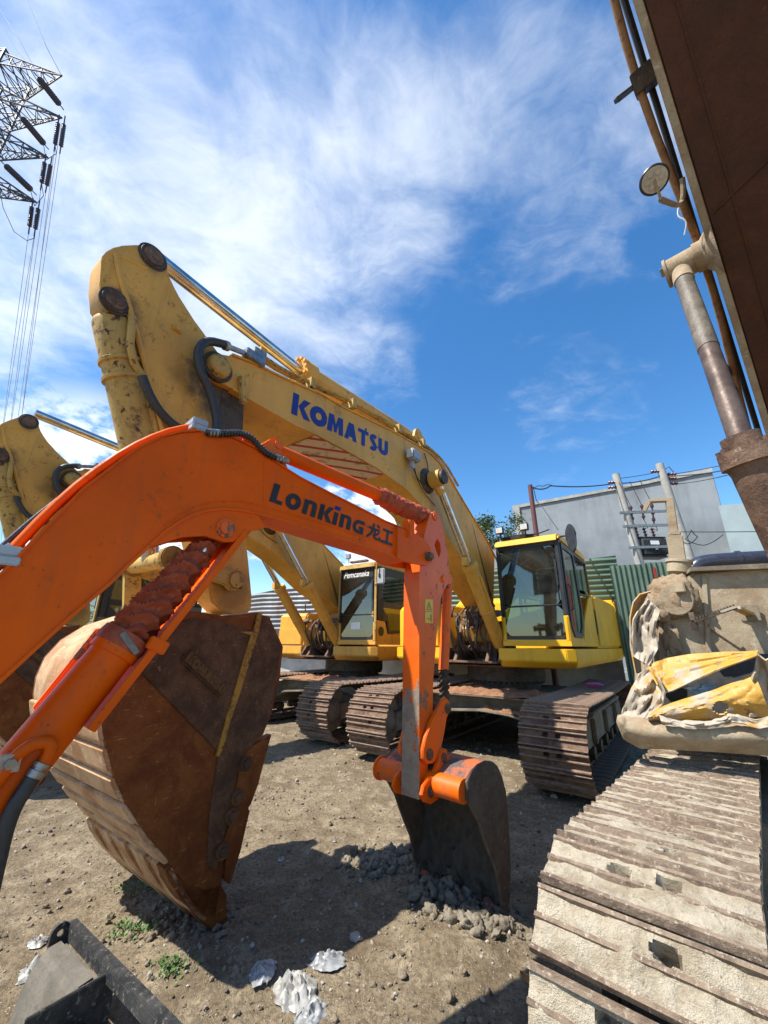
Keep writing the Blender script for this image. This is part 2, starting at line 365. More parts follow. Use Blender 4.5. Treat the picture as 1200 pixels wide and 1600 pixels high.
# ------------------------------------------------------------------ tracked undercarriage
def shoe_mesh(w, p, mats, mud=0.0, seed=0, g=.03):
    """one grouser shoe: x across, y along the track, z outwards; mats = (plate, grouser)"""
    mb = MB(); rnd = random.Random(seed)
    xs = [-w/2, -.10, -.035, .035, .10, w/2]; ys = [-p*.455, -p*.36, -p*.08, p*.455]
    for i in range(5):
        for j in range(3):
            if j == 1 and i in (1, 3): continue
            mb.box(((xs[i]+xs[i+1])/2, (ys[j]+ys[j+1])/2, .006), (xs[i+1]-xs[i], ys[j+1]-ys[j], .012))
    mb.mi = 1
    for y, h in ((-p*.44, g), (-.01, g*.85), (p*.42, g)):
        y += rnd.uniform(-.003, .003); a = rnd.uniform(-.004, .004)
        mb._new([Vector(v) for v in ((-w/2, y-.011, .01), (w/2, y-.011+a, .01), (w/2, y+.011+a, .01), (-w/2, y+.011, .01), (-w/2, y-.006, h), (w/2, y-.006+a, h), (w/2, y+.006+a, h), (-w/2, y+.006, h))],
                [(0,1,5,4), (1,2,6,5), (2,3,7,6), (3,0,4,7), (4,5,6,7)])
    hx = rnd.choice((-1, 1)); two = rnd.random() < .5
    mb.mi = 0
    if mud:
        sd = rnd.uniform(0, 90); nx, ny = 60, 16
        def fn(u, v):
            x = (u-.5)*w*.992; y = (v-.5)*p*.90
            n1 = noise.fractal(Vector((x*7+sd, y*9, sd)), .8, 2.2, 4); n2 = noise.noise(Vector((x*45, y*45, sd)))
            h = .004 + mud*(.024 + .016*n1) + .004*n2
            for q_ in ((hx,) if not two else (-1, 1)):
                if ((x-q_*.067)/.030)**2 + ((y+p*.22)/(p*.115))**2 < 1+.5*n2: h = -.045
            if q_ and ((x+hx*.067)/.034)**2 + ((y+p*.22)/(p*.15))**2 < 1 and not two: h = max(h, .012)
            return (x, y, min(h, g*1.04))
        mb.grid(fn, nx, ny)
    me = bpy.data.meshes.new('track_shoe'); bmesh.ops.recalc_face_normals(mb.b, faces=mb.b.faces[:]); mb.b.to_mesh(me); mb.b.free()
    for m in mats: me.materials.append(m)
    me.polygons.foreach_set('use_smooth', [True]*len(me.polygons)); me.set_sharp_from_angle(angle=R(35))
    return me
def track(parent, cc, w, s0, s1, mats, mud=0.0, r=.43, pitch=.19, rot=0.0, piv=(0, 0), seed=0, phase=0.0, nvar=3, side=1, g=.03):
    """a crawler track whose near end is at s0; rot/piv turn it about the vertical"""
    T = Matrix.Translation((piv[0], piv[1], 0)) @ Matrix.Rotation(rot, 4, 'Z') @ Matrix.Translation((-piv[0], -piv[1], 0))
    zc = r + .055; a0, a1 = s0+r+.03, s1-r-.03; Ls = a1-a0; per = 2*Ls + 2*math.pi*r; n = round(per/pitch); pt = per/n
    tr = MB()
    tr.b.verts.ensure_lookup_table()
    # chain links under the shoes
    for x in (-.085, .085):
        pth = [(a0 + Ls*i/8, zc+r-.075) for i in range(9)] + [(a1+(r-.075)*math.sin(t), zc+(r-.075)*math.cos(t)) for t in [math.pi*i/12 for i in range(1, 12)]] + \
              [(a1-Ls*i/8, zc-r+.075) for i in range(9)] + [(a0-(r-.075)*math.sin(t), zc-(r-.075)*math.cos(t)) for t in [math.pi*i/12 for i in range(1, 12)]]
        pth.append(pth[0]); tr.strip([(q_[0], q_[1]) for q_ in pth], cc+x-.02, cc+x+.02, .03)
    t = tr.done('track', mats[2], parent, tr=T)
    ms = [shoe_mesh(w, pt, mats[:2], mud, seed*10+i, g) for i in range(nvar)]
    rnd = random.Random(seed)
    for i in range(n):
        d = (i+phase)*pt % per
        if d < Ls: p = (a1-d, zc+r); ang = math.pi/2
        elif d < Ls+math.pi*r: th = (d-Ls)/r; p = (a0-r*math.sin(th), zc+r*math.cos(th)); ang = math.pi/2+th
        elif d < 2*Ls+math.pi*r: p = (a0+(d-Ls-math.pi*r), zc-r); ang = 1.5*math.pi
        else: th = (d-2*Ls-math.pi*r)/r; p = (a1+r*math.sin(th), zc-r*math.cos(th)); ang = 1.5*math.pi+th
        # outward normal angle in the (s,z) plane
        sag = -.02*math.sin(math.pi*(p[0]-a0)/Ls) if ang == math.pi/2 and Ls > 0 else 0
        nn = Vector((0, math.cos(ang), math.sin(ang))); tt = Vector((0, -nn.z, nn.y)); xx = tt.cross(nn)
        B = Matrix((xx, tt, nn)).transposed().to_4x4(); B.translation = (cc, p[0], p[1]+sag)
        B = B @ Matrix.Rotation(rnd.uniform(-.02, .02), 4, 'X') @ Matrix.Rotation(rnd.uniform(-.006, .006), 4, 'Z')
        o = bpy.data.objects.new('track_shoe', rnd.choice(ms)); COL.objects.link(o); o.parent = t; o.matrix_local = T @ B
    fr = MB()
    fr.prism([(a0+.12, zc-.16), (a1-.1, zc-.16), (a1-.1, zc+.12), (a0+1.0, zc+.20), (a0+.12, zc+.10)], cc-.16, cc+.16)
    fr.prism([(a0+.9, zc+.20), (a1-.5, zc+.20), (a1-.55, zc+.26), (a0+.95, zc+.26)], cc-.22, cc+.22)
    for k in range(3): fr.box((cc+.19*side, a0+Ls*(.25+.25*k), zc+.02), (.06, .10, .30))
    fr.bevel(.012).done('track_frame', mt['trackframe'], t, tr=T)
    for k in range(7):
        q = MB(); s = a0 + .5 + (Ls-.85)*k/6
        q.lathe((cc-.17, s, zc-.25), (cc+.17, s, zc-.25), [(0, .05), (.02, .09), (.3, .09), (.32, .07), (.68, .07), (.7, .09), (.98, .09), (1, .05)], 18).done('track_roller', mt['darksteel'], t, tr=T)
    for s, nm in ((a0, 'idler'), (a1, 'sprocket')):
        q = MB(); rr = r-.07
        q.lathe((cc-.14, s, zc), (cc+.14, s, zc), [(0, .1), (.05, .16), (.2, .2), (.25, rr-.02), (.4, rr), (.6, rr), (.75, rr-.02), (.8, .2), (.95, .16), (1, .1)], 28)
        if nm == 'sprocket':
            for a in range(20):
                th = 2*math.pi*a/20; q.box((cc, s+rr*math.cos(th), zc+rr*math.sin(th)), (.07, .05, .05), ang=0)
        q.done(nm, mt['trackframe'], t, tr=T)
    return t
def circ(s, z, r, n=20, a0=0, a1=360): return [(s+r*math.cos(R(a0+(a1-a0)*i/n)), z+r*math.sin(R(a0+(a1-a0)*i/n))) for i in range(n + (a1-a0 != 360))]

# ------------------------------------------------------------------ yellow excavators
tipw = onz(349, 1456); _k = Frame((0, 0), 36)
K = Frame((tipw - _k.c*.62)[:2], 36)
def add_cab(parent, style):
    c0, c1, s0, s1, z0, z1 = .59, 1.68, 5.10, 7.55, 1.60, 3.43
    cab = MB()  # yellow shell: floor box, lower panels, roof
    Yl, Bk = mt['yellow_clean'] if style == 1 else mt['yellow'], mt['rubber']
    cab.box(((c0+c1)/2, (s0+s1)/2, z0+.05), (c1-c0, s1-s0, .10))
    for c in (c0+.035, c1-.035): cab.box((c, s0+.03, z0+.27), (.07, .06, .40))      # front lower posts
    rearz = z0+1.0
    if style == 1:
        cab.prism([(s0+1.02, z0+.08), (s1, z0+.08), (s1, z0+1.05), (s1-.30, z0+.98), (s0+1.28, z0+.42)], c1-.04, c1, bevel=.008)
        cab.prism([(s0+.0, z0+.08), (s0+1.05, z0+.08), (s0+1.0, z0+.16), (s0+.30, z0+.16), (s0+.2, z0+.3), (s0+.0, z0+.45)], c1-.035, c1-.002)
        cab.prism([(s1-.09, z0+1.0), (s1, z0+1.0), (s1-.12, z1-.12), (s1-.20, z1-.12)], c1-.04, c1)
    else:
        cab.prism([(s0+.0, z0+.08), (s1, z0+.08), (s1, z0+.9), (s0+1.32, z0+.9), (s0+1.28, z0+.5), (s0+1.0, z0+.26), (s0+.45, z0+.22), (s0+.36, z0+.50), (s0, z0+.52)], c1-.035, c1, bevel=.006)
    cab.prism([(s0+.0, z0+.1), (s1, z0+.1), (s1, z0+.8), (s0, z0+.4)], c0, c0+.03)
    cab.box(((c0+c1)/2, s1-.02, z0+.5), (c1-c0-.02, .04, .95))
    cb = cab.bevel(.008).done('cab_body', Yl, parent)
    roof = MB()
    nx = 8
    roof.prism([(s0-.06, z1-.13), (s0-.04, z1-.04), (s0+.15, z1+.02), (s0+1.2, z1+.05), (s1-.35, z1+.02), (s1-.14, z1-.06), (s1-.10, z1-.13)], c0-.01, c1+.01, bevel=.03)
    roof.done('cab_roof', mt['yellow_worn'] if style == 2 else Yl, parent)
    fr = MB()
    for c in (c0+.035, c1-.035): fr.box((c, s0+.03, (z0+.47+z1-.12)/2), (.07, .07, z1-.12-z0-.47))
    fr.box(((c0+c1)/2, s0+.03, z1-.16), (c1-c0-.14, .06, .08)); fr.box(((c0+c1)/2, s0+.025, z0+.13), (c1-c0-.14, .05, .06))
    fr.box(((c0+c1)/2, s0+.015, z0+.64), (c1-c0-.14, .03, .03))
    for c in (c0+.02, c1-.02):
        fr.bar((c, s0+.05, z1-.15), (c, s1-.15, z1-.15), .04, .07)
        fr.bar((c, s0+1.14, z0+.5), (c, s0+1.02, z1-.14), .045, .09)
        fr.bar((c, s1-.05, z0+1.0), (c, s1-.17, z1-.14), .045, .08)
        fr.bar((c, s0+1.16, z0+.92), (c, s1-.04, z0+.98), .04, .05)
    fr.bar((c0+.03, s1-.16, z1-.14), (c1-.03, s1-.16, z1-.14), .05, .06)
    fr.bevel(.012).done('cab_frame', Bk, parent)
    for nm, za, zb, mm in (('windshield', z0+.655, z1-.20, mt['glass']), ('lower_windshield', z0+.16, z0+.625, mt['glass'])):
        w = MB(); x0, x1 = c0+.07, c1-.07; q = .07
        pl = [(x0+q, za), (x1-q, za), (x1, za+q), (x1, zb-q), (x1-q, zb), (x0+q, zb), (x0, zb-q), (x0, za+q)]
        w.prism(pl, s0+.012, s0+.020, ax='s'); wo = w.done(nm, mm, parent, smooth=False)
        if nm == 'windshield':
            wp = MB(); wp.bar((x1-.03, s0-.01, z0+.7), (x1-.04, s0-.012, z1-.35), .012, .012); wp.bar((x1-.02, s0-.012, z0+.95), (x1-.02, s0-.012, z1-.45), .022, .008); wp.done('wiper', Bk, wo)
    # door with its glass
    d = MB(); x = c1
    if style == 1:
        out = [(s0+.10, z0+.30), (s0+.26, z0+.14), (s0+.80, z0+.13), (s0+1.02, z0+.30), (s0+1.16, z0+.62), (s0+1.04, z1-.20), (s0+.92, z1-.15), (s0+.10, z1-.15)]
        inn = [(s0+.18, z0+.34), (s0+.30, z0+.22), (s0+.76, z0+.21), (s0+.94, z0+.34), (s0+1.06, z0+.64), (s0+.95, z1-.27), (s0+.88, z1-.23), (s0+.18, z1-.23)]
        d.prism(out, x-.02, x+.02, holes=[inn]); do = d.done('door', Bk, parent)
        g = MB(); g.prism([((a-.0), b) for a, b in inn], x-.006, x+.004).done('door_window', mt['glass_side'], do, smooth=False)
    else:
        out = [(s0+.06, z0+.53), (s0+.40, z0+.51), (s0+.46, z0+.23), (s0+1.0, z0+.26), (s0+1.28, z0+.50), (s0+1.32, z0+.9), (s0+1.30, z1-.14), (s0+.06, z1-.14)]
        i1 = [(s0+.22, z0+.93), (s0+1.2, z0+.93), (s0+1.18, z1-.34), (s0+1.12, z1-.30), (s0+.24, z1-.30)]
        i2 = [(s0+.22, z0+.80), (s0+.44, z0+.60), (s0+.52, z0+.30), (s0+.98, z0+.33), (s0+1.2, z0+.54), (s0+1.22, z0+.80)]
        d.prism(out, x-.02, x+.02, holes=[i1, i2]); do = d.done('door', Bk, parent)
        for i_, mm in ((i1, mt['glass_side']), (i2, mt['glass_side'])): g = MB(); g.prism(i_, x-.006, x+.004).done('door_window', mm, do, smooth=False)
        v = MB(); v.cyl((x-.01, s0+.20, z0+.28), (x+.012, s0+.20, z0+.28), .10, n=24); v.done('round_vent', mt['rubber'], parent)
        pp = MB(); pp.box((x-.03, s0+.62, z0+.52), (.004, .22, .28)); pp.done('notice_paper', plain('yellowed_paper', (.5, .42, .26), .8), do)
    hd = MB(); hd.tube([(x+.02, s0+.2, z0+.55), (x+.055, s0+.2, z0+.58), (x+.055, s0+.2, z0+.95), (x+.02, s0+.2, z0+.98)], .012, 6); hd.done('door_handle', Bk, do)
    g = MB(); g.prism([(s0+1.22, z0+1.02), (s1-.12, z0+1.06), (s1-.22, z1-.21), (s0+1.12, z1-.20)], x-.03, x-.02).done('side_window', mt['glass_side'], parent, smooth=False)
    g = MB(); g.prism([(s0+.1, z0+.55), (s0+1.1, z0+.95), (s1-.12, z0+1.02), (s1-.2, z1-.2), (s0+.1, z1-.2)], c0+.01, c0+.018).done('side_window', mt['glass_side'], parent, smooth=False)
    g = MB(); g.prism([(c0+.08, z0+1.0), (c1-.08, z0+1.0), (c1-.1, z1-.2), (c0+.1, z1-.2)], s1-.12, s1-.11, ax='s').done('rear_window', mt['glass_side'], parent, smooth=False)
    # interior
    st = MB(); st.box((c0+.55, s0+1.15, z0+.45), (.48, .46, .14)); st.box((c0+.55, s0+1.42, z0+.85), (.46, .12, .72), ang=-.12, axis='X'); st.box((c0+.55, s0+1.45, z0+1.3), (.26, .1, .18)); st.box((c0+.55, s0+1.15, z0+.25), (.3, .3, .3)); st.bevel(.03)
    st.done('seat', mt['int'], parent)
    for c in (c0+.2, c0+.9): cs = MB(); cs.box((c, s0+1.05, z0+.5), (.14, .5, .2)); cs.tube([(c, s0+.85, z0+.6), (c, s0+.8, z0+.78)], .014, 6); cs.cyl((c, s0+.8, z0+.78), (c, s0+.79, z0+.88), .022, n=8); cs.done('joystick_console', mt['int'], parent)
    for c in (c0+.42, c0+.6): cs = MB(); cs.tube([(c, s0+.45, z0+.1), (c, s0+.42, z0+.55)], .012, 6); cs.box((c, s0+.42, z0+.14), (.09, .2, .02)); cs.done('travel_lever', mt['int'], parent)
    cs = MB(); cs.box((c1-.16, s0+.35, z0+.72), (.10, .1, .22)); cs.done('monitor', mt['int'], parent)
    if style == 2:
        cp = MB(); cp.box((c1-.005, s0-.004, z0+1.05), (.06, .03, 1.5)); cp.box((c0+.005, s0-.004, z0+1.05), (.04, .03, 1.5)); cp.bevel(.008).done('corner_post', mt['yellow_worn'], parent)
    # roof lamps, mirror
    if style == 1:
        for c in (c0+.10, c0+.55):
            l = MB(); l.box((c, s0+.02, z1+.19), (.15, .08, .13)); l.box((c, s0+.06, z1+.08), (.03, .02, .12)); l.bevel(.012); lo = l.done('work_lamp', mt['rubber'], parent)
            q = MB(); q.box((c, s0-.024, z1+.19), (.12, .008, .10)).done('lens', mt['lamp'], lo)
        wv = MB(); wv.tube([(c0+.1, s0+.08, z1+.06), (c0+.4, s0+.1, z1+.09), (c0+.7, s0+.16, z1+.06), (c0+.95, s0+.10, z1+.10)], .012, 6, 2); wv.box((c0+.35, s0+.2, z1+.06), (.6, .1, .04)); wv.done('lamp_wiring', Bk, parent)
        m = MB(); m.b.verts.ensure_lookup_table()
        m.prism([(c1+.24+.085*math.cos(a)*(1 if math.sin(a) > 0 else .85), z1-.17+.24*math.sin(a)) for a in [2*math.pi*i/20 for i in range(20)]], s0-.20, s0-.14, ax='s', bevel=.015)
        m.tube([(c1-.02, s0+.02, z1-.12), (c1+.08, s0-.10, z1-.10), (c1+.22, s0-.15, z1-.12)], .014, 6); m.done('mirror', Bk, parent)
    else:
        l = MB(); l.box((c0+.22, s0+.02, z1+.20), (.13, .07, .12)); l.box((c0+.22, s0+.04, z1+.09), (.03, .02, .12)); l.bevel(.012); lo = l.done('work_lamp', mt['mirror'], parent)
        wv = MB(); wv.box((c0+.5, s0+.1, z1+.06), (.5, .1, .04)); wv.done('lamp_bracket', mt['track'], parent)
        m = MB(); m.box((c1+.26, s0-.17, z1-.40), (.20, .05, .34)); m.bevel(.02); m.tube([(c1-.03, s0+.0, z1-.52), (c1+.08, s0-.12, z1-.55), (c1+.22, s0-.14, z1-.49)], .016, 6); mo = m.done('mirror', mt['mirror'], parent)
        q = MB(); q.box((c1+.24, s0-.205, z1-.39), (.045, .02, .09)); q.box((c1+.24, s0-.205, z1-.29), (.012, .02, .12)); q.bevel(.006).done('mirror_clamp', Bk, mo)
        # visor strip and its script
        v = MB(); v.prism([(c0+.10, z1-.36), (c1-.10, z1-.36), (c1-.09, z1-.21), (c0+.09, z1-.21)], s0+.006, s0+.010, ax='s'); v.done('visor_strip', plain('dark_visor', (.03, .035, .03), .4), parent, smooth=False)
        cu = bpy.data.curves.new('visor_script', 'FONT'); cu.body = 'Pemcanaka'; cu.size = .19; cu.shear = .35; cu.offset = .002; cu.extrude = 0.0006
        to = bpy.data.objects.new('tmp', cu); COL.objects.link(to); bpy.context.view_layer.update()
        me = bpy.data.meshes.new_from_object(to.evaluated_get(bpy.context.evaluated_depsgraph_get())); bpy.data.objects.remove(to)
        ox = [v_.co.x for v_ in me.vertices]; w = max(ox)-min(ox); sx = .76/w
        for v_ in me.vertices: v_.co = Vector((c0+.12+(v_.co.x-min(ox))*sx, s0+.003-v_.co.z, z1-.325+v_.co.y))
        o = bpy.data.objects.new('visor_script', me); COL.objects.link(o); me.materials.clear(); me.materials.append(mt['white']); o.parent = parent
        pp = MB(); pp.box((c0+.52, s0+.008, z0+.40), (.28, .004, .15)); pp.done('notice_paper', mt['white'], parent)

mt['bronze'] = crust('bronze_rust', (.09, .05, .025), (.16, .09, .035), (.05, .03, .02), sc=8, bump=.5)
def st_pts(c, pts): return [((c, *K.pic(x, y, c)), r_, a_) for x, y, r_, a_ in pts]
mt['arm_yellow'] = paint('arm_yellow_paint', Y1, dirt=(.12, .08, .035), dirt_amt=.34, rough=.45, chip=(.09, .045, .025), chip_amt=.12, streak=.35, fade=.16,
    stains=st_pts(.235, [(338, 592, .34, .75), (296, 592, .22, .4), (348, 640, .34, .75), (190, 482, .20, .75), (205, 520, .12, .5), (240, 405, .17, .5), (362, 925, .25, .5)]))
def excavator(rt_, style, boom=True, cab=True):
    """geometry in the K frame; rt_ is the root Empty"""
    Yb = mt['yellow']; Yc = mt['yellow_clean'] if style == 1 else mt['yellow']
    # undercarriage
    c_ = .38
    for i, cc in enumerate((c_-1.32, c_+1.32)):
        track(rt_, cc, .74, 3.28, 8.25, (mt['track'], mt['grouser'], mt['darksteel']), mud=.35, g=.045, seed=style*7+i, phase=.3*i, side=1 if i else -1)
    cf = MB()
    cf.prism([(c_-1.2, .42), (c_-.75, .60), (c_, .66), (c_+.45, .63), (c_+.8, .55), (c_+1.2, .40), (c_+1.2, .74), (c_+.9, .86), (c_-.9, .86), (c_-1.2, .74)], 4.62, 7.1, ax='s')
    cf.prism([(c_-1.15, .40), (c_-.75, .58), (c_, .64), (c_+.45, .61), (c_+.8, .53), (c_+1.1, .42), (c_+1.1, .46), (c_+.8, .57), (c_+.45, .65), (c_, .68), (c_-.75, .62), (c_-1.15, .44)], 4.45, 4.62, ax='s')
    cf.prism([(c_-.95, .845), (c_+.95, .845), (c_+.95, .865), (c_-.95, .865)], 4.40, 4.9, ax='s')
    cf.bevel(.01).done('centre_frame', mt['trackframe'], rt_)
    dd = MB()
    for (ca, cb_, sa, sb, z, hh) in ((c_-1.0, c_+.95, 4.42, 5.4, .867, .10), (c_-.15, c_+1.05, 4.45, 4.62, .64, .10)):
        dd.grid(lambda u, v: (ca+(cb_-ca)*u, sa+(sb-sa)*v, z + hh*max(0, .30+.8*noise.fractal(Vector((u*7+ca, v*4, style)), .9, 2.1, 4))*min(1, 6*u, 6*(1-u), .25+v*5)), 60, 16)
    dd.done('dirt_layer', mt['reddirt'], rt_, ang=60)
    ring = MB(); ring.cyl((c_*.5, 6.2, .86), (c_*.5, 6.2, 1.14), .62, n=48); ring.cyl((c_*.5, 6.2, 1.0), (c_*.5, 6.2, 1.27), .72, n=48)
    for i in range(44):
        a = 2*math.pi*i/44; ring.cyl((c_*.5+.68*math.cos(a), 6.2+.68*math.sin(a), .955), (c_*.5+.68*math.cos(a), 6.2+.68*math.sin(a), 1.0), .02, n=6)
    ring.done('swing_ring', mt['darksteel'], rt_)
    # upper structure
    dk = MB()
    def skirt(c0, c1, s0, s1, cham):
        # bevelled front and outer side, plan polygon lofted from bottom to top
        sg = 1 if c1 > c0 else -1
        pb = [(c0, s0+.10), (c1-sg*(cham+.10), s0+.10), (c1-sg*.06, s0+cham+.15), (c1-sg*.06, s1), (c0, s1)]
        pm = [(c0, s0), (c1-sg*cham, s0), (c1, s0+cham), (c1, s1), (c0, s1)]
        vs = [Vector((x, y, z)) for pl, z in ((pb, 1.27), (pm, 1.37), (pm, 1.56)) for x, y in pl]; n = 5
        dk._new(vs, [(4, 3, 2, 1, 0), tuple(range(10, 15))] + [(k*5+i, k*5+(i+1) % n, (k+1)*5+(i+1) % n, (k+1)*5+i) for k in (0, 1) for i in range(n)])
    skirt(.52, 1.72, 5.03, 11.0, .12); skirt(-.60, -1.68, 5.10, 11.0, .12)
    dk.bevel(.012).done('deck_skirt', Yc, rt_)
    md = MB(); md.box((-.04, 8.3, 1.41), (1.11, 5.2, .24)); md.box((-.04, 5.35, 1.33), (1.10, .75, .04)); md.box((0, 6.6, 1.26), (2.6, 2.6, .03))
    md.bevel(.01).done('revolving_frame', mt['track'], rt_)
    bx = MB(); bx.prism([(5.22, 1.58), (7.9, 1.58), (7.9, 2.40), (5.32, 2.36), (5.22, 2.28)], -1.62, -.62, bevel=.03)
    bx.prism([(5.16, 1.60), (5.22, 1.60), (5.22, 1.95), (5.16, 1.95)], -1.55, -.70, bevel=.01)
    bxo = bx.done('side_box', Yc, rt_)
    hr = MB(); hr.tube([(-.70, 5.25, 2.38), (-.70, 5.22, 2.62), (-.70, 5.6, 2.66), (-.70, 6.6, 2.66), (-.70, 6.65, 2.40)], .016, 6, 1); hr.done('handrail', mt['darksteel'], rt_)
    eh = MB(); eh.prism([(7.60, 1.57), (11.0, 1.57), (11.0, 2.62), (10.7, 2.70), (7.9, 2.66), (7.62, 2.55)], .62, 1.70, bevel=.05)
    eh.prism([(7.9, 1.53), (11.0, 1.53), (11.0, 2.70), (10.7, 2.75), (8.2, 2.75), (7.92, 2.6)], -1.66, .60, bevel=.05)
    eh.done('engine_hood', Yc, rt_)
    lv = MB()
    for i in range(9): lv.bar((1.69, 7.62+.004*i, 2.28-.05*i), (1.69, 7.82, 2.28-.05*i), .012, .02)
    lv.box((1.682, 7.72, 2.08), (.01, .24, .52)); lv.bar((1.69, 8.5, 1.75), (1.69, 8.5, 2.45), .01, .012); lv.bar((1.69, 9.4, 1.75), (1.69, 9.4, 2.45), .01, .012)
    lv.box((1.69, 8.35, 1.98), (.02, .03, .12)); lv.box((1.69, 9.25, 1.98), (.02, .03, .12)); lv.done('side_louvre', mt['rubber'], rt_)
    ex = MB(); ex.box((.9, 8.6, 2.86), (.8, .9, .34)); ex.bevel(.03)
    for i in range(6): ex.bar((.48, 8.2+.15*i, 2.90), (1.32, 8.2+.15*i, 2.90), .03, .30)
    ex.done('air_intake', mt['rubber'], rt_)
    cw = MB(); cw.prism([(-1.68, 11.01), (1.70, 11.01), (1.70, 11.5), (1.2, 11.95), (-1.2, 11.95), (-1.68, 11.5)], 1.30, 2.85, ax='z', bevel=.06); cw.done('counterweight', Yc, rt_)
    # embossed side marking and lamp on the hood
    if cab: add_cab(rt_, style)
    # fittings round the boom foot
    ft = MB()
    for c in (-.36, .36): ft.prism([(5.2, 1.35), (6.5, 1.35), (6.2, 1.75)] + circ(5.62, 1.82, .22, 10, 30, 170) + [(5.3, 1.6)], c-.04, c+.04)
    for c in (-.52, .52, -.30, .30): ft.prism([(5.0, 1.33), (5.6, 1.33)] + circ(5.32, 1.55, .13, 8, 0, 170), c-.03, c+.03)
    ft.cyl((-.56, 5.32, 1.55), (.56, 5.32, 1.55), .06, n=18); ft.cyl((-.42, 5.62, 1.82), (.42, 5.62, 1.82), .08, n=18)
    ft.box((0, 5.9, 1.7), (.5, .5, .5)); ft.bevel(.008).done('boom_bracket', mt['track'], rt_)
    rn = random.Random(style)
    for i in range(5):
        c = -.25+.12*i; a = rn.uniform(-.07, .07); hs = MB()
        hs.tube([(c, 5.45, 1.42), (c+a, 5.12, 1.52+.03*i), (c-a, 5.06, 1.90+rn.uniform(-.12, .12)), (c*.7+a, 5.14, 2.15), (c*.5, 5.3, 2.30)], .020, 8, 2)
        hs.box((c-a*.6, 5.07, 1.95+.1*rn.random()), (.09, .08, .07)); hs.done('steel_pipe', mt['track'], rt_)
    for i in range(5):
        c = -.33+.165*i; a = rn.uniform(-.08, .08); ho = MB(); ho.tube([(c, 5.3, 1.40), (c+a, 5.0, 1.60+rn.uniform(-.1, .1)), (c-a, 4.96, 2.0), (c*.8-a, 5.08, 2.22+rn.uniform(-.1, .08))], .021, 8, 2)
        ho.done('rubber_hose', mt['hose'] if i % 2 else mt['darksteel'], rt_)
    cl_ = MB()
    for c in (-.47, .47): cl_.lathe((c, 5.07, 2.10), (c, 5.05, 2.16), [(0, .15), (1, .15)], 24); cl_.box((c*.62, 5.06, 2.14), (.16, .05, .06))
    cl_.box((.05, 5.12, 2.12), (.5, .06, .05)); cl_.box((0, 5.25, 2.05), (.26, .12, .3)); cl_.bevel(.008).done('hose_clamp', mt['track'], rt_)
    if not boom: return
    # ---- boom
    hb = .30
    topE = K.pics([(331, 560), (345, 553), (362, 556), (400, 571), (440, 591), (500, 617), (540, 640), (613, 675), (653, 697), (672, 709), (686, 724), (702, 748), (733, 800), (760, 845), (773, 870)], hb)
    botE = K.pics([(773, 947), (760, 925), (733, 891), (693, 830), (663, 793), (633, 762), (587, 729), (540, 702), (493, 677), (463, 664), (413, 636), (363, 607), (335, 592), (325, 577)], hb)
    foot = [(5.50, 2.2), (5.80, 1.95), (5.83, 1.80), (5.76, 1.65), (5.60, 1.60), (5.45, 1.68), (5.36, 1.9)]
    BP = topE + foot + botE
    bm = MB(); bm.prism(BP, -hb+.02, hb-.0, bevel=.008)
    bo = bm.done('boom', Yb, rt_)
    fl = MB(); fl.strip(topE[2:], -hb-.02, hb+.02, .018); fl.strip(botE[:-2], -hb-.0, hb+.015, .018); fl.done('boom_flange', Yb, bo)
    if style == 1:
        # striped warning plate under the boom
        bl = list(reversed(botE)); i0 = K.pic(493, 677, hb); i1 = K.pic(600, 738, hb)
        sp = [i0, K.pic(540, 702, hb), K.pic(587, 729, hb), i1]
        w = MB(); w.strip([(a, b-.030) for a, b in sp], -hb+.01, hb-.01, .006)
        m, nt, b = new_mat('red_white_stripes'); kk = NT(nt)
        sx = kk.n('SeparateXYZ'); kk.l(kk.tc, sx.inputs[0])
        v = kk.math('ADD', kk.math('MULTIPLY', sx.outputs[0], -1.47), sx.outputs[1]); f = kk.math('FRACT', kk.math('MULTIPLY', v, 2.6))
        cc = kk.mix(kk.ramp(f, .24, .28), (.40, .05, .03), (.60, .50, .37)); cc = kk.mix(kk.ramp(kk.noise(5, 6, .7), .52, .66), cc, (.22, .13, .06))
        kk.l(cc, b.inputs['Base Color']); b.inputs['Roughness'].default_value = .8
        w.done('warning_stripes', m, bo, smooth=False)
    # pins and boss
    for px, py, rr in ((340, 574, .105),):
        s, z = K.pic(px, py, hb); p = MB(); p.lathe((hb, s, z), (hb+.07, s, z), [(0, rr), (.6, rr*.96), (.8, rr*.9), (1, rr*.7)], 28); p.done('pin', mt['yellow_worn'], bo)
        q = MB(); q.cyl((hb-.02, s, z), (hb+.012, s, z), rr*1.28, n=32); q.done('grease_collar', mt['darksteel'], bo)
        lk = MB(); lk.box((hb+.03, s+.24, z-.10), (.05, .06, .26), ang=.2, axis='X'); lk.bevel(.01).done('pin_lock', mt['yellow_worn'], bo)
    # lettering on the boom
    if style == 1:
        A = K.P(454.5, 646, hb); B = K.P(606, 714, hb); C = K.P(455, 618.5, hb); D = K.P(608, 687, hb)
        write('lettering', KOM, A, B-A, ((C-A)+(D-B))*.5, Vector((1, 0, 0)), mt['blue'], bo)
    # flood lamp on boom side
    s, z = K.pic(647, 712, hb+.1)
    l = MB(); l.box((hb+.10, s, z), (.12, .22, .17)); l.bevel(.02); l.box((hb+.08, s-.02, z-.14), (.04, .06, .12)); lo = l.done('boom_lamp', mt['mirror'], bo)
    q = MB(); q.box((hb+.10, s-.115, z), (.10, .01, .13)).done('lens', mt['lamp'], lo)
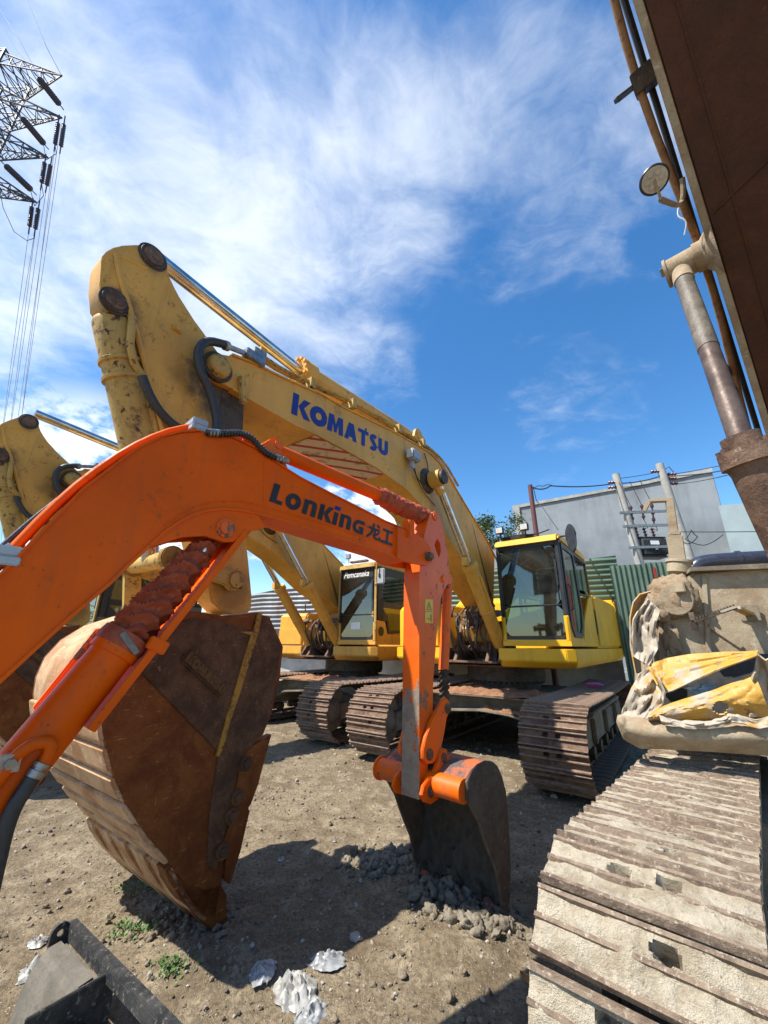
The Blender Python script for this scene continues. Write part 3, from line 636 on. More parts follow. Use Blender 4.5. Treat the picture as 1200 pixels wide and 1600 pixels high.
    wv = MB(); wv.tube([(hb+.06, s+.05, z-.12), (hb+.03, s+.2, z-.30), (hb+.03, s+.45, z-.28), (hb+.03, s+.55, z+.02), (hb+.02, s+.45, z+.25)], .008, 6, 2); wv.tube([(hb+.05, s, z-.1), (hb+.03, s+.3, z-.42), (hb+.03, s+.72, z-.55)], .007, 6, 2); wv.done('lamp_cable', mt['hose'], bo)
    # ---- boom cylinders
    for sg in (1, -1):
        cc = .47*sg
        a = K.P(682, 748, .47); a.x = cc; e = Vector((cc, 5.32, 1.55)); m_ = a.lerp(e, .46); d = (e-a).normalized()
        cy = MB(); cy.lathe(m_, a.lerp(e, .97), [(0, .125), (.03, .14), (.06, .14), (.065, .115), (.55, .115), (.555, .122), (.58, .122), (.585, .115), (1, .115)], 28)
        cy.cyl(a.lerp(e, .55) + Vector((sg*.13, -.04, .0)), a.lerp(e, .93) + Vector((sg*.10, -.06, 0)), .02, n=10); cy.box(m_+Vector((-.0, -.13, .0)), (.09, .08, .14))
        co = cy.done('boom_cylinder', Yb, rt_)
        cy = MB(); cy.cyl(a, m_, .062, n=24); cy.done('piston_rod', mt['rod'], co)
        ey = MB(); ey.cyl((cc-.09, a.y, a.z), (cc+.09, a.y, a.z), .13, n=28); ey.cyl((cc-.05, a.y, a.z), a+d*.25, .075, n=16); ey.done('rod_eye', Yb, co)
        pn = MB(); pn.cyl((sg*(hb-.02), a.y, a.z), (cc+sg*.12, a.y, a.z), .075, n=24); pn.lathe((sg*(hb-.01), a.y, a.z), (sg*(hb+.05), a.y, a.z), [(0, .21), (.5, .20), (1, .15)], 32); pn.cyl((cc+sg*.09, a.y, a.z), (cc+sg*.14, a.y, a.z), .11, n=24); pn.done('boss', mt['darksteel'], co)
    # ---- arm cylinder on top of the boom
    a = K.P(258, 420, 0); b_ = K.P(468, 580, 0); e = K.P(640, 672, 0); e.z -= .16; a = K.P(240, 400, 0)
    cy = MB(); cy.lathe(b_, e, [(0, .15), (.03, .16), (.07, .16), (.075, .125), (.9, .125), (.93, .12), (1, .12)], 28)
    for i in range(12):
        t = 2*math.pi*i/12; q = (e-b_).to_track_quat('Z', 'Y').to_matrix() @ Vector((.145*math.cos(t), .145*math.sin(t), -.02)); cy.cyl(b_+q-(e-b_).normalized()*.03, b_+q+(e-b_).normalized()*.05, .022, n=6)
    co = cy.done('arm_cylinder', Yb, rt_)
    cy = MB(); cy.cyl(a, b_, .065, n=28); cy.done('piston_rod', mt['rod'], co)
    bk = MB(); bk.prism([(e.y-.25, e.z-.35), (e.y+.35, e.z-.45), (e.y+.16, e.z+.05)] + circ(e.y, e.z, .12, 8, 20, 160), .14, .18); bk.prism([(e.y-.25, e.z-.35), (e.y+.35, e.z-.45), (e.y+.16, e.z+.05)] + circ(e.y, e.z, .12, 8, 20, 160), -.18, -.14); bk.cyl((-.2, e.y, e.z), (.2, e.y, e.z), .07, n=20); bk.done('cylinder_bracket', Yb, rt_)
    # ---- steel lines and hoses on top of the boom
    ln = MB()
    for c, dz in ((.20, 0), (.27, -.02), (-.2, 0)):
        path = [K.P(x, y, .22) for x, y in ((402, 558), (440, 583), (480, 600), (540, 627), (600, 660), (640, 684), (662, 697), (690, 722), (712, 760))]
        ln.tube([Vector((c, p.y, p.z+.02+dz)) for p in path], .022, 8, 1)
    for x, y in ((402, 558), (480, 603), (545, 634), (617, 672), (655, 694)):
        p = K.P(x, y, .22); ln.box((.22, p.y, p.z+.0), (.20, .07, .12))
    ln.done('steel_lines', mt['yellow_worn'], rt_)
    hh = MB()
    path = [K.P(x, y, .36) for x, y in ((350, 538), (322, 531), (308, 548), (312, 580), (328, 610), (336, 640), (340, 665), (334, 685))]
    hh.tube(path, .036, 10, 2); hh.done('rubber_hose', mt['hose'], rt_); hh = MB()
    path = [K.P(x, y, .30) for x, y in ((222, 588), (232, 615), (250, 645), (275, 668), (300, 676))]
    hh.tube(path, .032, 10, 2); hh.done('rubber_hose', mt['hose'], rt_)
    for c in (-.05, .06, .17): hh = MB(); hh.tube([K.P(x, y, hb)+Vector((c-hb, 0, dz)) for x, y, dz in ((630, 684, .02), (645, 690, .10), (662, 697, .14), (684, 720, .12), (702, 748, .10), (718, 774, .03))], .026, 8, 2); hh.done('rubber_hose', mt['hose'], rt_)
    fi = MB(); p0 = K.P(350, 539, .36); p1 = K.P(402, 560, .30)
    fi.tube([p0, p0.lerp(p1, .5), p1], .026, 8); fi.cyl(p0, p0.lerp(p1, .12), .045, n=8); fi.box(p0.lerp(p1, .72), (.09, .09, .09)); fi.box(p1+Vector((0, 0, -.0)), (.10, .13, .16)); fi.bevel(.006); fi.done('hose_fitting', mt['steel'], rt_)
    # ---- arm
    ha = .235
    AP = K.pics([(158, 410), (160, 400), (167, 392), (178, 386), (190, 384), (210, 383), (228, 383), (240, 385), (249, 391), (256, 400), (258, 411), (263, 433), (270, 448), (280, 464), (303, 500), (328, 534), (350, 562), (360, 603), (366, 650), (372, 720), (380, 800), (388, 880), (394, 930), (393, 952), (383, 962), (366, 963), (345, 955), (331, 940), (322, 905), (305, 840), (283, 770), (253, 667), (240, 600), (225, 550), (207, 505), (196, 488), (170, 486), (158, 470), (156, 440)], ha)
    am = MB(); am.prism(AP, .03, ha, bevel=.010); ao = am.done('arm', mt['arm_yellow'], rt_)
    rb = MB()
    rp = [K.P(x, y, ha) for x, y in ((181, 398), (184, 420), (192, 450), (205, 490), (220, 545), (240, 620), (262, 700))]; rb.tube([p+Vector((.0, 0, 0)) for p in rp], .022, 6, 1)
    rp2 = [K.P(x, y, ha) for x, y in ((181, 400), (190, 400), (230, 420))]; rb.tube([p-Vector((.008, 0, 0)) for p in rp2], .018, 6, 1); rb.done('weld_rib', Yb, ao)
    for px, py, rr in ((239, 402, .092), (180, 471, .085)):
        s, z = K.pic(px, py, ha); p = MB(); p.lathe((ha-.01, s, z), (ha+.022, s, z), [(0, rr*1.22), (.4, rr*1.2), (.42, rr*1.05), (.8, rr)], 36); p.done('grease_collar', mt['darksteel'], ao); p = MB(); p.cyl((.04, s, z), (ha+.024, s, z), rr*.78, n=28); p.box((ha+.025, s+.02, z-.01), (.01, .05, .03)); p.done('pin', mt['track'], ao)
    s, z = K.pic(276, 515, ha); bb = MB(); bb.box((ha+.006, s, z), (.02, .07, .05)); bb.cyl((ha, s, z), (ha+.03, s, z), .022, n=8); bb.bevel(.004).done('small_cover', Yb, ao)
    gs = MB(); s, z = K.pic(350, 590, ha); gs.prism([(s-.02, z-.75), (s+.28, z-.8), (s+.20, z+.1), (s+.02, z+.1)], -ha-.01, ha+.006); gs.done('grease_stained_plate', mt['darksteel'], ao)
    # ---- bucket cylinder in front of the arm
    a = K.P(178, 471, .0); m1 = K.P(186, 500, 0); e1 = K.P(246, 740, 0); e2 = K.P(262, 865, 0)
    m1 = a.lerp(e2, .12); e1 = a.lerp(e2, .66)
    off = Vector((0.10, -.10, 0)); 
    cy = MB(); cy.lathe(m1+off, e1+off*.8, [(0, .08), (.02, .12), (.05, .135), (.30, .135), (.31, .15), (.33, .15), (.34, .135), (.42, .135), (.43, .152), (.45, .152), (.46, .135), (.96, .135), (.97, .155), (1, .155)], 28)
    cy.tube([m1+Vector((.26, -.02, -.02)), m1+Vector((.27, .02, -.35)), m1.lerp(e1, .45)+Vector((.22, .0, 0)), m1.lerp(e1, .8)+Vector((.2, 0, 0))], .028, 8, 1)
    co = cy.done('bucket_cylinder', mt['yellow_worn'], rt_)
    cy = MB(); cy.cyl(e1+off*.8, Vector((0, K.P(268, 872, .30).y, K.P(268, 872, .30).z)), .06, n=20); cy.done('piston_rod', mt['rod'], co)
    lk = MB(); pa = K.P(366, 907, .30); lug = K.P(268, 968, .30); e3 = K.P(268, 872, .30)
    for c in (-.30, .30):
        for q0, q1 in ((e3, pa), (e3, lug)):
            lk.bar(Vector((c, q0.y, q0.z)), Vector((c, q1.y, q1.z)), .05, .12); 
            for q in (q0, q1): lk.cyl((c-.03, q.y, q.z), (c+.03, q.y, q.z), .085, n=20)
    for q in (e3, pa, lug): lk.cyl((-.30, q.y, q.z), (.33, q.y, q.z), .06, n=18)
    lk.cyl((.33, pa.y, pa.z), (.345, pa.y, pa.z), .07, n=12)
    lk.bevel(.008).done('bucket_linkage', mt['yellow_worn'], rt_)
    # ---- bucket
    w0, w1 = -.50, .62
    back = K.pics([(336, 1438), (318, 1430), (299, 1412), (284, 1383), (264, 1345), (230, 1306), (199, 1260), (180, 1218), (169, 1176), (161, 1145), (158, 1110), (162, 1075), (177, 1035), (205, 1000), (245, 972), (295, 954)], w1)
    rest = K.pics([(318, 957), (345, 963), (368, 961), (402, 957), (422, 965), (443, 1011), (437, 1060), (425, 1115), (412, 1145), (396, 1180), (372, 1260), (350, 1330), (345, 1385)], w1)
    side = back + rest
    bk = MB()
    bk.prism(side, w1-.03, w1, bevel=.006); bk.prism(side, w0, w0+.03, bevel=.006); bko = bk.done('bucket', mt['rust'], rt_)
    sh = MB(); sh.strip(list(reversed(back)) , w0+.03, w1-.03, .025)
    sh.strip([rest[3], rest[2], rest[1], rest[0], back[-1]], w0+.03, w1-.03, .025)
    sh.done('bucket_shell', mt['rust_tan'], bko)
    wp = MB()
    def seg(pts, n):
        L = [0]; 
        for p, q in zip(pts, pts[1:]): L.append(L[-1]+math.dist(p, q))
        out = []
        for i in range(n+1):
            t = L[-1]*i/n; j = max(k for k in range(len(L)) if L[k] <= t+1e-9); j = min(j, len(pts)-2); f = (t-L[j])/max(1e-6, L[j+1]-L[j]); out.append((pts[j][0]+(pts[j+1][0]-pts[j][0])*f, pts[j][1]+(pts[j+1][1]-pts[j][1])*f))
        return out
    rev = seg(back, 96); 
    for a_, b2 in ((3, 22), (23, 29), (30, 36), (37, 43), (44, 50), (51, 57), (58, 64)):
        wp.strip(rev[a_:b2], w0+.01, w1-.0, .022)
    wp.bevel(.004).done('wear_plates', mt['rust_tan'], bko)
    pl = MB(); pl.prism(K.pics([(221, 1053), (337, 1172), (352, 1120), (368, 1072), (386, 1010), (394, 985), (345, 972), (300, 966), (252, 985)], w1), w1+.001, w1+.014, bevel=.004); pl.done('side_wear_plate', mt['rust_dark'], bko)
    pl = MB(); pl.prism(K.pics([(341, 1176), (356, 1122), (373, 1072), (391, 1008), (400, 982), (404, 960), (420, 968), (439, 1012), (421, 1115), (409, 1143), (392, 1165), (372, 1215), (352, 1290), (336, 1360), (322, 1350), (326, 1270)], w1), w1+.001, w1+.011, bevel=.004); pl.done('side_wear_plate', mt['rust_dark'], bko)
    yr = MB(); yr.prism(K.pics([(334, 1180), (338, 1172), (351, 1120), (366, 1070), (383, 1012), (390, 992), (372, 988), (374, 986), (394, 988), (400, 957), (407, 958), (402, 985), (391, 1018), (374, 1076), (357, 1126), (346, 1168), (339, 1182)], w1), w1+.010, w1+.024, bevel=.003); yr.done('yellow_rib', paint('chipped_yellow_rib', (.36, .20, .03), dirt=(.1, .05, .025), dirt_amt=.5, rough=.7, chip=(.07, .035, .02), chip_amt=.45), bko)
    nb = MB(); A = K.P(288, 1022, w1+.02); B = K.P(352, 1082, w1+.02); nb.bar(A, B, .035, .085); nb.bevel(.012); nbo = nb.done('name_bar', mt['rust_dark'], bko)
    ex_ = (B-A)*.9; ey_ = ex_.cross(Vector((1, 0, 0))).normalized()*.06
    if ey_.z < 0: ey_ = -ey_
    write('cast_lettering', KOM, A+(B-A)*.05-ey_*.5+Vector((.017, 0, 0)), ex_, ey_, Vector((1, 0, 0)), mt['bronze'], nbo)
    sc_ = MB(); sc_.prism(K.pics([(422, 1147), (412, 1180), (400, 1225), (390, 1255), (382, 1262), (388, 1266), (372, 1330), (357, 1380), (346, 1372), (352, 1325), (343, 1318), (356, 1290), (352, 1275), (360, 1250), (368, 1225), (372, 1190), (386, 1170), (400, 1160)], w1), w1-.045, w1+.022, bevel=.006); sco = sc_.done('side_cutter', mt['rust'], bko)
    for x, y in ((383, 1193), (370, 1245), (361, 1275), (347, 1330)):
        p = K.P(x, y, w1+.02); q = MB(); q.cyl((p.x-.005, p.y, p.z), (p.x+.012, p.y, p.z), .045, n=18); q.cyl(p, (p.x+.03, p.y, p.z), .026, n=6); q.done('bolt', mt['rust_dark'], sco)
    for i, c in enumerate((.56, .31, .06, -.19, -.44)):
        t = MB(); tp = K.pics([(268, 1352), (259, 1360), (266, 1380), (283, 1406), (308, 1434), (330, 1455), (346, 1461), (356, 1440), (356, 1400), (345, 1380), (318, 1395), (292, 1378)], w1)
        t.prism(tp, c-.06, c+.06, bevel=.012); t.done('tooth', mt['rust'] if i == 0 else mt['rust_tan'], bko)
k1 = root('yellow_excavator', 'big yellow excavator with blue lettering on its raised boom, right of the orange arm', 'excavator', frame=K, group='yellow excavators parked in a row')
excavator(k1, 1)
k2 = root('yellow_excavator', 'yellow excavator in the middle with white script across its windscreen top, boom unlettered', 'excavator', group='yellow excavators parked in a row')
k2.matrix_world = Matrix.Translation((-3.1, 2.5, 0)) @ K.m
excavator(k2, 2)
k3 = root('dark_cab_excavator', 'distant machine with a dark grey cab seen through the gap under the orange boom', 'excavator', group=None)
k3.matrix_world = Matrix.Translation((-9.25, 2.5, 0)) @ K.m
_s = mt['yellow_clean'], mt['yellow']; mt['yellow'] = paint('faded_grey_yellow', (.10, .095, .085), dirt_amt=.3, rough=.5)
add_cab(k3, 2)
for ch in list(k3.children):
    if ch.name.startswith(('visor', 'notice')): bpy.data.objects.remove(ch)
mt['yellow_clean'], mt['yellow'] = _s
q = MB(); q.prism([(-1.6, 5.1), (1.7, 5.1), (1.7, 10), (-1.6, 10)], 1.25, 1.58, ax='z', bevel=.02); q.box((-.9, 7, 1.9), (1.2, 3, .7)); q.box((0, 9, 2.0), (3, 2, .9)); q.bevel(.02).done('deck', mt['yellow_worn'], k3)
for i, cc in enumerate((-1.0, 1.6)): track(k3, cc, .7, 3.6, 8.2, (mt['track'], mt['grouser'], mt['darksteel']), mud=0, seed=40+i, nvar=1)
q = MB(); q.cyl((.2, 6, .8), (.2, 6, 1.26), .7, n=32); q.box((.3, 6, .65), (2, 2, .3)); q.done('centre_frame', mt['trackframe'], k3)
# ------------------------------------------------------------------ orange mini excavator
_t = onz(791, 1432); _o = Frame((0, 0), 43)
O = Frame((_t - _o.c*.36 - _o.u*.45)[:2], 43)
og = root('orange_mini_excavator', 'bright orange small excavator boom and arm with black lettering, reaching in from the left foreground', 'excavator', frame=O)
def arm_mud_paint():
    m, nt, b = new_mat('mud_spattered_orange_paint'); k = NT(nt)
    sx = k.n('SeparateXYZ'); k.l(k.tc, sx.inputs[0]); nr = k.n('SeparateXYZ'); k.l(k.n('TexCoord').outputs['Normal'], nr.inputs[0])
    n1 = k.noise(7, 8, .72); n2 = k.noise(60, 4, .6); n3 = k.noise(1, 5, .7, vec=k.vec((30, 30, 5)))
    face = k.ramp(k.math('MULTIPLY', nr.outputs[1], -1.0), .4, .8)
    hgt = k.ramp(sx.outputs[2], .80, 1.75, .50, -.10)
    f = k.math('ADD', k.math('ADD', k.math('ADD', k.math('MULTIPLY', n1, 1.7), -.35), k.math('MULTIPLY', k.math('SUBTRACT', n3, .5), .6)), k.math('MULTIPLY', hgt, k.math('ADD', k.math('MULTIPLY', face, .75), .25)))
    mud = k.ramp(f, .70, .76); ch = k.ramp(k.noise(22, 7, .7), .67, .69)
    base = k.mix(k.ramp(k.noise(2, 4), .35, .65), (.74, .115, .001), (.64, .085, .001))
    base = k.mix(k.math('MULTIPLY', ch, k.ramp(k.noise(2.5, 3), .45, .6)), base, (.16, .10, .06))
    mc = k.mix(k.ramp(n1, .4, .65), (.30, .22, .15), (.19, .14, .10)); mc = k.mix(k.ramp(k.noise(16, 5), .6, .75), mc, (.36, .14, .05))
    k.l(k.mix(mud, base, mc), b.inputs['Base Color']); k.l(k.ramp(mud, 0, 1, .38, .9), b.inputs['Roughness'])
    k.bump(k.math('ADD', k.math('MULTIPLY', n2, .25), k.math('MULTIPLY', k.math('MULTIPLY', mud, n1), 1.5)), .6, .012, b); return m
mt['arm_mud'] = arm_mud_paint()
hb = .085
top = O.pics([(0, 902), (35, 867), (67, 832), (133, 764), (187, 723), (217, 701), (253, 684), (283, 676), (313, 674), (340, 678), (367, 686), (400, 702), (443, 732), (467, 747), (517, 773), (567, 798), (600, 815), (632, 828)], hb)
bot = O.pics([(630, 876), (600, 862), (550, 846), (500, 830), (460, 817), (430, 808), (400, 801), (375, 796), (350, 794), (325, 796), (300, 803), (278, 814), (255, 830), (233, 850), (200, 880), (167, 912), (130, 943), (90, 978), (50, 1014), (0, 1060)], hb)
def ext(a, b, L): d = (Vector(a)-Vector(b)).normalized()*L; return (a[0]+d.x, a[1]+d.y)
t0 = ext(top[0], top[2], 1.1); b0 = ext(bot[-1], bot[-3], 1.0)
bm = MB(); bm.prism([t0]+top+bot+[b0], -hb, hb, bevel=.005); bo = bm.done('boom', mt['orange'], og)
fl = MB(); fl.strip([t0]+top, -hb-.01, hb+.010, .010); fl.strip(bot+[b0], -hb-.01, hb+.012, .012); fl.done('boom_flange', mt['orange'], bo)
# lower side boss plate with the cylinder pin
bp = MB(); pl = O.pics([(400, 800), (375, 795), (350, 793), (325, 795), (300, 802), (272, 817), (245, 838), (228, 858), (255, 848), (285, 838), (320, 836), (335, 842), (350, 847), (364, 847), (374, 840), (380, 832), (415, 824)], hb)
bp.prism(pl, hb-.020, hb+.004, bevel=.003); bp.prism(pl, -hb-.004, -hb+.02, bevel=.003)
bp.done('boss_plate', mt['orange'], bo)
s, z = O.pic(351, 826, hb); p = MB(); p.cyl((-hb-.03, s, z), (hb+.02, s, z), .030, n=24); p.lathe((hb, s, z), (hb+.03, s, z), [(0, .046), (.5, .046), (.52, .034), (1, .032)], 28); p.done('pin', mt['orange_worn'], bo)
# boom head
hd = MB(); hp = O.pics([(621, 823), (634, 828), (650, 834), (662, 842), (671, 852), (676, 866), (674, 879), (666, 884), (650, 881), (632, 877), (621, 872)], .11)
for c in (.085, -.11): hd.prism(hp, c, c+.025, bevel=.003)
hd.prism(O.pics([(637, 812), (645, 814), (645, 838), (636, 840)], .11), .06, .13, bevel=.005)
hd.done('boom_head', mt['orange'], bo)
s, z = O.pic(668, 870, .11); p = MB(); p.cyl((-.13, s, z), (.135, s, z), .036, n=24); p.cyl((.135, s, z), (.155, s, z), .026, n=18); p.done('pin', mt['track'], bo)
A = O.P(420, 783, hb+.001); B = O.P(612, 853, hb+.001); C = O.P(427, 757, hb+.001); D = O.P(616, 828, hb+.001)
write('lettering', LON, A, B-A, ((C-A)*.98+(D-B)*1.02)*.5, Vector((1, 0, 0)), mt['black'], bo, gap=.07, extra=(4, [(-.06, .88), (.30, .88), (.36, 1.12), (0, 1.12)], mt['blue']))
# lines over the boom
ln = MB(); pp = [O.P(x, y, .03) for x, y in ((-5, 884), (20, 858), (75, 800), (133, 748), (200, 702), (253, 677), (290, 668), (304, 667))]; pp.insert(0, pp[0]+(pp[0]-pp[1]).normalized()*.9)
ln.tube(pp, .017, 10, 1); ln.tube([p+Vector((-.06, 0, -.005)) for p in pp], .017, 10, 1)
ln.done('steel_lines', mt['orange'], og)
for x, y in ((8, 866), (306, 667)):
    ck = MB(); p = O.P(x, y, .03); ck.box(p+Vector((0, 0, .005)), (.12, .075, .035)); ck.box(p+Vector((0, 0, -.03)), (.14, .08, .03)); ck.cyl(p+Vector((.03, 0, .02)), p+Vector((.03, 0, .035)), .01, n=6); ck.bevel(.004).done('line_clamp', mt['mirror'], og)
cb = MB(); pp = [O.P(x, y, -.09) for x, y in ((0, 858), (40, 822), (80, 790), (120, 760), (160, 733), (200, 706))]; pp.insert(0, pp[0]+(pp[0]-pp[1]).normalized()*.9); cb.tube(pp, .012, 8, 1); cb.done('cable', mt['hose'], og)
# spiral guarded hose
pp = [O.P(x, y, .10) for x, y in ((322, 676), (345, 678), (375, 676), (392, 683), (405, 698), (418, 710), (436, 717))]
m = MB(); m.tube(pp, .014, 8, 2); Q = [Vector(p) for p in pp]
for _ in range(2):
    W = [Q[0]]
    for a, b in zip(Q, Q[1:]): W += [a.lerp(b, .25), a.lerp(b, .75)]
    Q = W+[Q[-1]]
L = sum((a-b).length for a, b in zip(Q, Q[1:])); nturn = 26; dist = 0
for i in range(nturn):
    t = L*(i+.5)/nturn; acc = 0
    for a, b in zip(Q, Q[1:]):
        l = (b-a).length
        if acc+l >= t: c = a.lerp(b, (t-acc)/l); d = (b-a)/l; m.cyl(c-d*.0045, c+d*.0045, .0195, n=12); break
        acc += l
m.done('guarded_hose', mt['hose'], og)
m = MB(); a, b = O.P(326, 676, .10), O.P(342, 677, .10); m.cyl(a, b, .02, n=10); m.done('hose_ferrule', mt['steel'], og); m = MB(); a, b = O.P(430, 715, .10), O.P(450, 721, .09); m.lathe(a, b, [(0, .021), (.3, .021), (.32, .016), (.45, .016), (.47, .022), (.7, .022), (.72, .015), (1, .015)], 12); m.done('hose_fitting', mt['steel'], og)
m = MB(); m.prism(O.pics([(358, 688), (364, 680), (374, 677), (388, 681), (402, 692), (425, 706), (400, 704)], .05), .035, .055, holes=[O.pics([(370, 684), (376, 682), (384, 687), (376, 689)], .05)]); m.done('lifting_eye', mt['orange'], bo)
# arm cylinder
a = O.P(424, 702, 0); e = O.P(672, 812, 0); m1 = O.P(592, 774, 0)
m = MB(); m.cyl(a, m1, .047, n=28); m.cyl(a-Vector((.05, 0, 0)), a+Vector((.05, 0, 0)), .055, n=24); co = m.done('arm_cylinder', mt['orange'], og)
m = MB()
for c in (-.08, .065): m.prism(O.pics([(392, 700), (412, 694), (417, 689), (425, 687), (433, 691), (438, 699), (440, 712), (452, 738), (430, 728), (400, 712)], c+.01), c, c+.015, bevel=.003)
m.cyl((-.09, a.y, a.z), (.088, a.y, a.z), .028, n=20); m.done('cylinder_ear', mt['orange_worn'], bo)
def bellows(mb, p0, p1, r0, r1, n, sd, depth=.25, sag=.0, skew=0.0):
    p0 = Vector(p0); p1 = Vector(p1); q = (p1-p0).to_track_quat('Z', 'Y').to_matrix(); nu, nv = n*9, 44
    def fn(u, v):
        a = 2*math.pi*v; w = noise.noise(Vector((math.cos(a)*1.5+sd, math.sin(a)*1.5, u*n*.55)))
        ph = u*n + skew*math.sin(a+1.2) + .35*w
        f = 1-abs(math.sin(math.pi*ph))**1.1; r = (r0+(r1-r0)*u)*(1-depth+depth*f) + .14*r0*noise.noise(Vector((math.cos(a)*4+sd, math.sin(a)*4, u*n*1.7)))
        r += .025*r0*noise.noise(Vector((math.cos(a)*6+sd, math.sin(a)*6, u*n*2)))
        e = min(1, u*14, (1-u)*14); r *= .75+.25*e
        return p0.lerp(p1, u) + q @ Vector((r*math.cos(a), r*math.sin(a), 0)) + Vector((0, 0, -sag*math.sin(math.pi*u)))
    mb.grid(fn, nu, nv)
    bmesh.ops.remove_doubles(mb.b, verts=mb.b.verts[:], dist=1e-5)
m = MB(); bellows(m, O.P(588, 772, 0), O.P(666, 808, 0), .075, .080, 9, 3.3, .24, sag=.01, skew=.5); m.done('cylinder_boot', mt['boot'], co, ang=60)
# boom lift cylinder, its boot and guard plate
g0 = O.P(191, 1003, 0); g1 = O.P(0, 1237, 0); gx = g1+(g1-g0).normalized()*.8; pin = O.P(345, 825, 0)
m = MB(); m.lathe(gx, g0, [(0, .082), (.955, .082), (.957, .092), (.99, .092), (1, .078)], 40); co = m.done('boom_cylinder', mt['orange'], og)
m = MB(); m.cyl(g0, pin, .038, n=18); m.done('piston_rod', mt['rod'], co)
m = MB(); bellows(m, g0+(pin-g0)*-.02, pin+(g0-pin)*.06, .105, .058, 9, 7.7, .42, sag=-.0, skew=1.0); m.done('cylinder_boot', mt['boot'], co, ang=60)
m = MB(); d = (pin-g0).normalized(); m.lathe(g0-d*.03, g0+d*.03, [(0, .092), (.5, .098), (1, .094)], 36); m.done('boot_clamp', mt['boot'], co)
m = MB(); 
for i in range(3): m.box(g0+Vector((.094, 0, -.005))+d*(.0+.0*i), (.008, .10, .022), ang=-.85, axis='X')
m.done('band_clip', mt['steel'], co)
G0 = O.P(384, 834, .06); G1 = O.P(143, 1142, .06); G0.x = 0; G1.x = 0
m = MB(); m.bar(G0, G1, .19, .008); dn = (G1-G0).normalized().cross(Vector((1, 0, 0))).normalized()
if dn.z > 0: dn = -dn
for c in (.09, -.09): m.bar(G0+Vector((c, 0, 0))-dn*.012, G1+Vector((c, 0, 0))-dn*.012, .008, .032)
m.bevel(.002).done('cylinder_guard', mt['orange'], og)
m = MB(); q0 = O.P(232, 1002, .09); m.bar(q0, q0+dn*.06+Vector((0, .02, 0)), .03, .05); m.bevel(.004).done('guard_bracket', mt['orange'], co)
m = MB(); m.bar(O.P(160, 985, -.10), O.P(60, 1112, -.10), .03, .05); m.bevel(.006).done('side_pipe_cover', mt['orange_worn'], co)
m = MB(); pp = [O.P(x, y, .10) for x, y in ((-30, 1250), (0, 1216), (18, 1190), (38, 1170), (60, 1160), (80, 1160), (78, 1178), (66, 1196))]; m.tube(pp, .020, 10, 1); m.done('pipe_elbow', mt['orange'], co)
m = MB(); a, b = O.P(68, 1192, .10), O.P(52, 1214, .10); m.lathe(a, b, [(0, .026), (.3, .026), (.31, .021), (.5, .021), (.52, .027), (1, .027)], 12); m.done('hose_fitting', mt['steel'], co); m = MB(); p = O.P(15, 1192, .10); m.box(p, (.03, .05, .05)); m.cyl(p, p+Vector((.03, 0, 0)), .016, n=6); m.done('pipe_clamp', mt['steel'], co)
m = MB(); m.tube([O.P(x, y, .10) for x, y in ((54, 1211), (38, 1235), (20, 1262), (6, 1300), (-6, 1350), (-22, 1420))], .024, 12, 2); m.done('rubber_hose', mt['hose'], co)
wb = MB()
wb.tube([O.P(412, 712, hb+.001), O.P(413, 750, hb+.001), O.P(413, 797, hb+.001)], .0035, 6); wb.tube([O.P(617, 824, hb+.001), O.P(617, 866, hb+.001)], .003, 6)
wb.tube([O.P(x, y, hb+.001) for x, y in ((255, 822), (280, 803), (313, 788), (350, 782), (378, 784), (400, 789), (460, 805), (540, 830), (612, 855))], .004, 6, 1); wb.done('weld_bead', mt['orange'], bo)
# ---- arm
ha = .075
AP = O.pics([(663, 836), (668, 816), (673, 803), (680, 799), (687, 806), (691, 822), (696, 845), (700, 868), (702, 893), (700, 912), (696, 918), (690, 930), (685, 960), (681, 1010), (677, 1060), (676, 1110), (671, 1160), (668, 1205), (665, 1230), (661, 1246), (655, 1250), (655, 1200), (655, 1100), (655, 1000), (655, 900), (657, 870)], ha)
m = MB(); m.prism(AP, -ha, ha-.0, holes=[O.pics([(681, 845), (684, 842), (688, 850), (689, 862), (686, 872), (682, 862), (679, 852)], ha)])
ao = m.bevel(.003).done('arm', mt['arm_mud'], og)
for px, py in ((679, 808), (693, 905)):
    s, z = O.pic(px, py, ha); p = MB(); p.cyl((-ha-.01, s, z), (ha+.012, s, z), .03, n=20); p.done('pin', mt['orange_worn'], ao)
m = MB(); m.prism(O.pics([(664, 936), (676, 937), (676, 974), (664, 973)], ha), ha+.001, ha+.002); so = m.done('warning_sticker', mt['sticker'], ao, smooth=False)
m = MB(); a, b, c = [O.P(x, y, ha+.0032) for x, y in ((667, 952), (674, 953), (670.5, 941))]
for p, q in ((a, b), (b, c), (c, a)): m.bar(p, q, .0012, .004)
m.bar(O.P(665, 955, ha+.003), O.P(675.5, 955.5, ha+.003), .001, .003); m.bar(O.P(673.5, 960, ha+.003), O.P(673.5, 971, ha+.003), .001, .010); m.bar(O.P(668, 966, ha+.003), O.P(671, 968, ha+.003), .001, .006); m.bar(O.P(670.5, 946, ha+.003), O.P(670.6, 950, ha+.003), .001, .004); m.done('sticker_symbols', mt['black'], so, smooth=False)
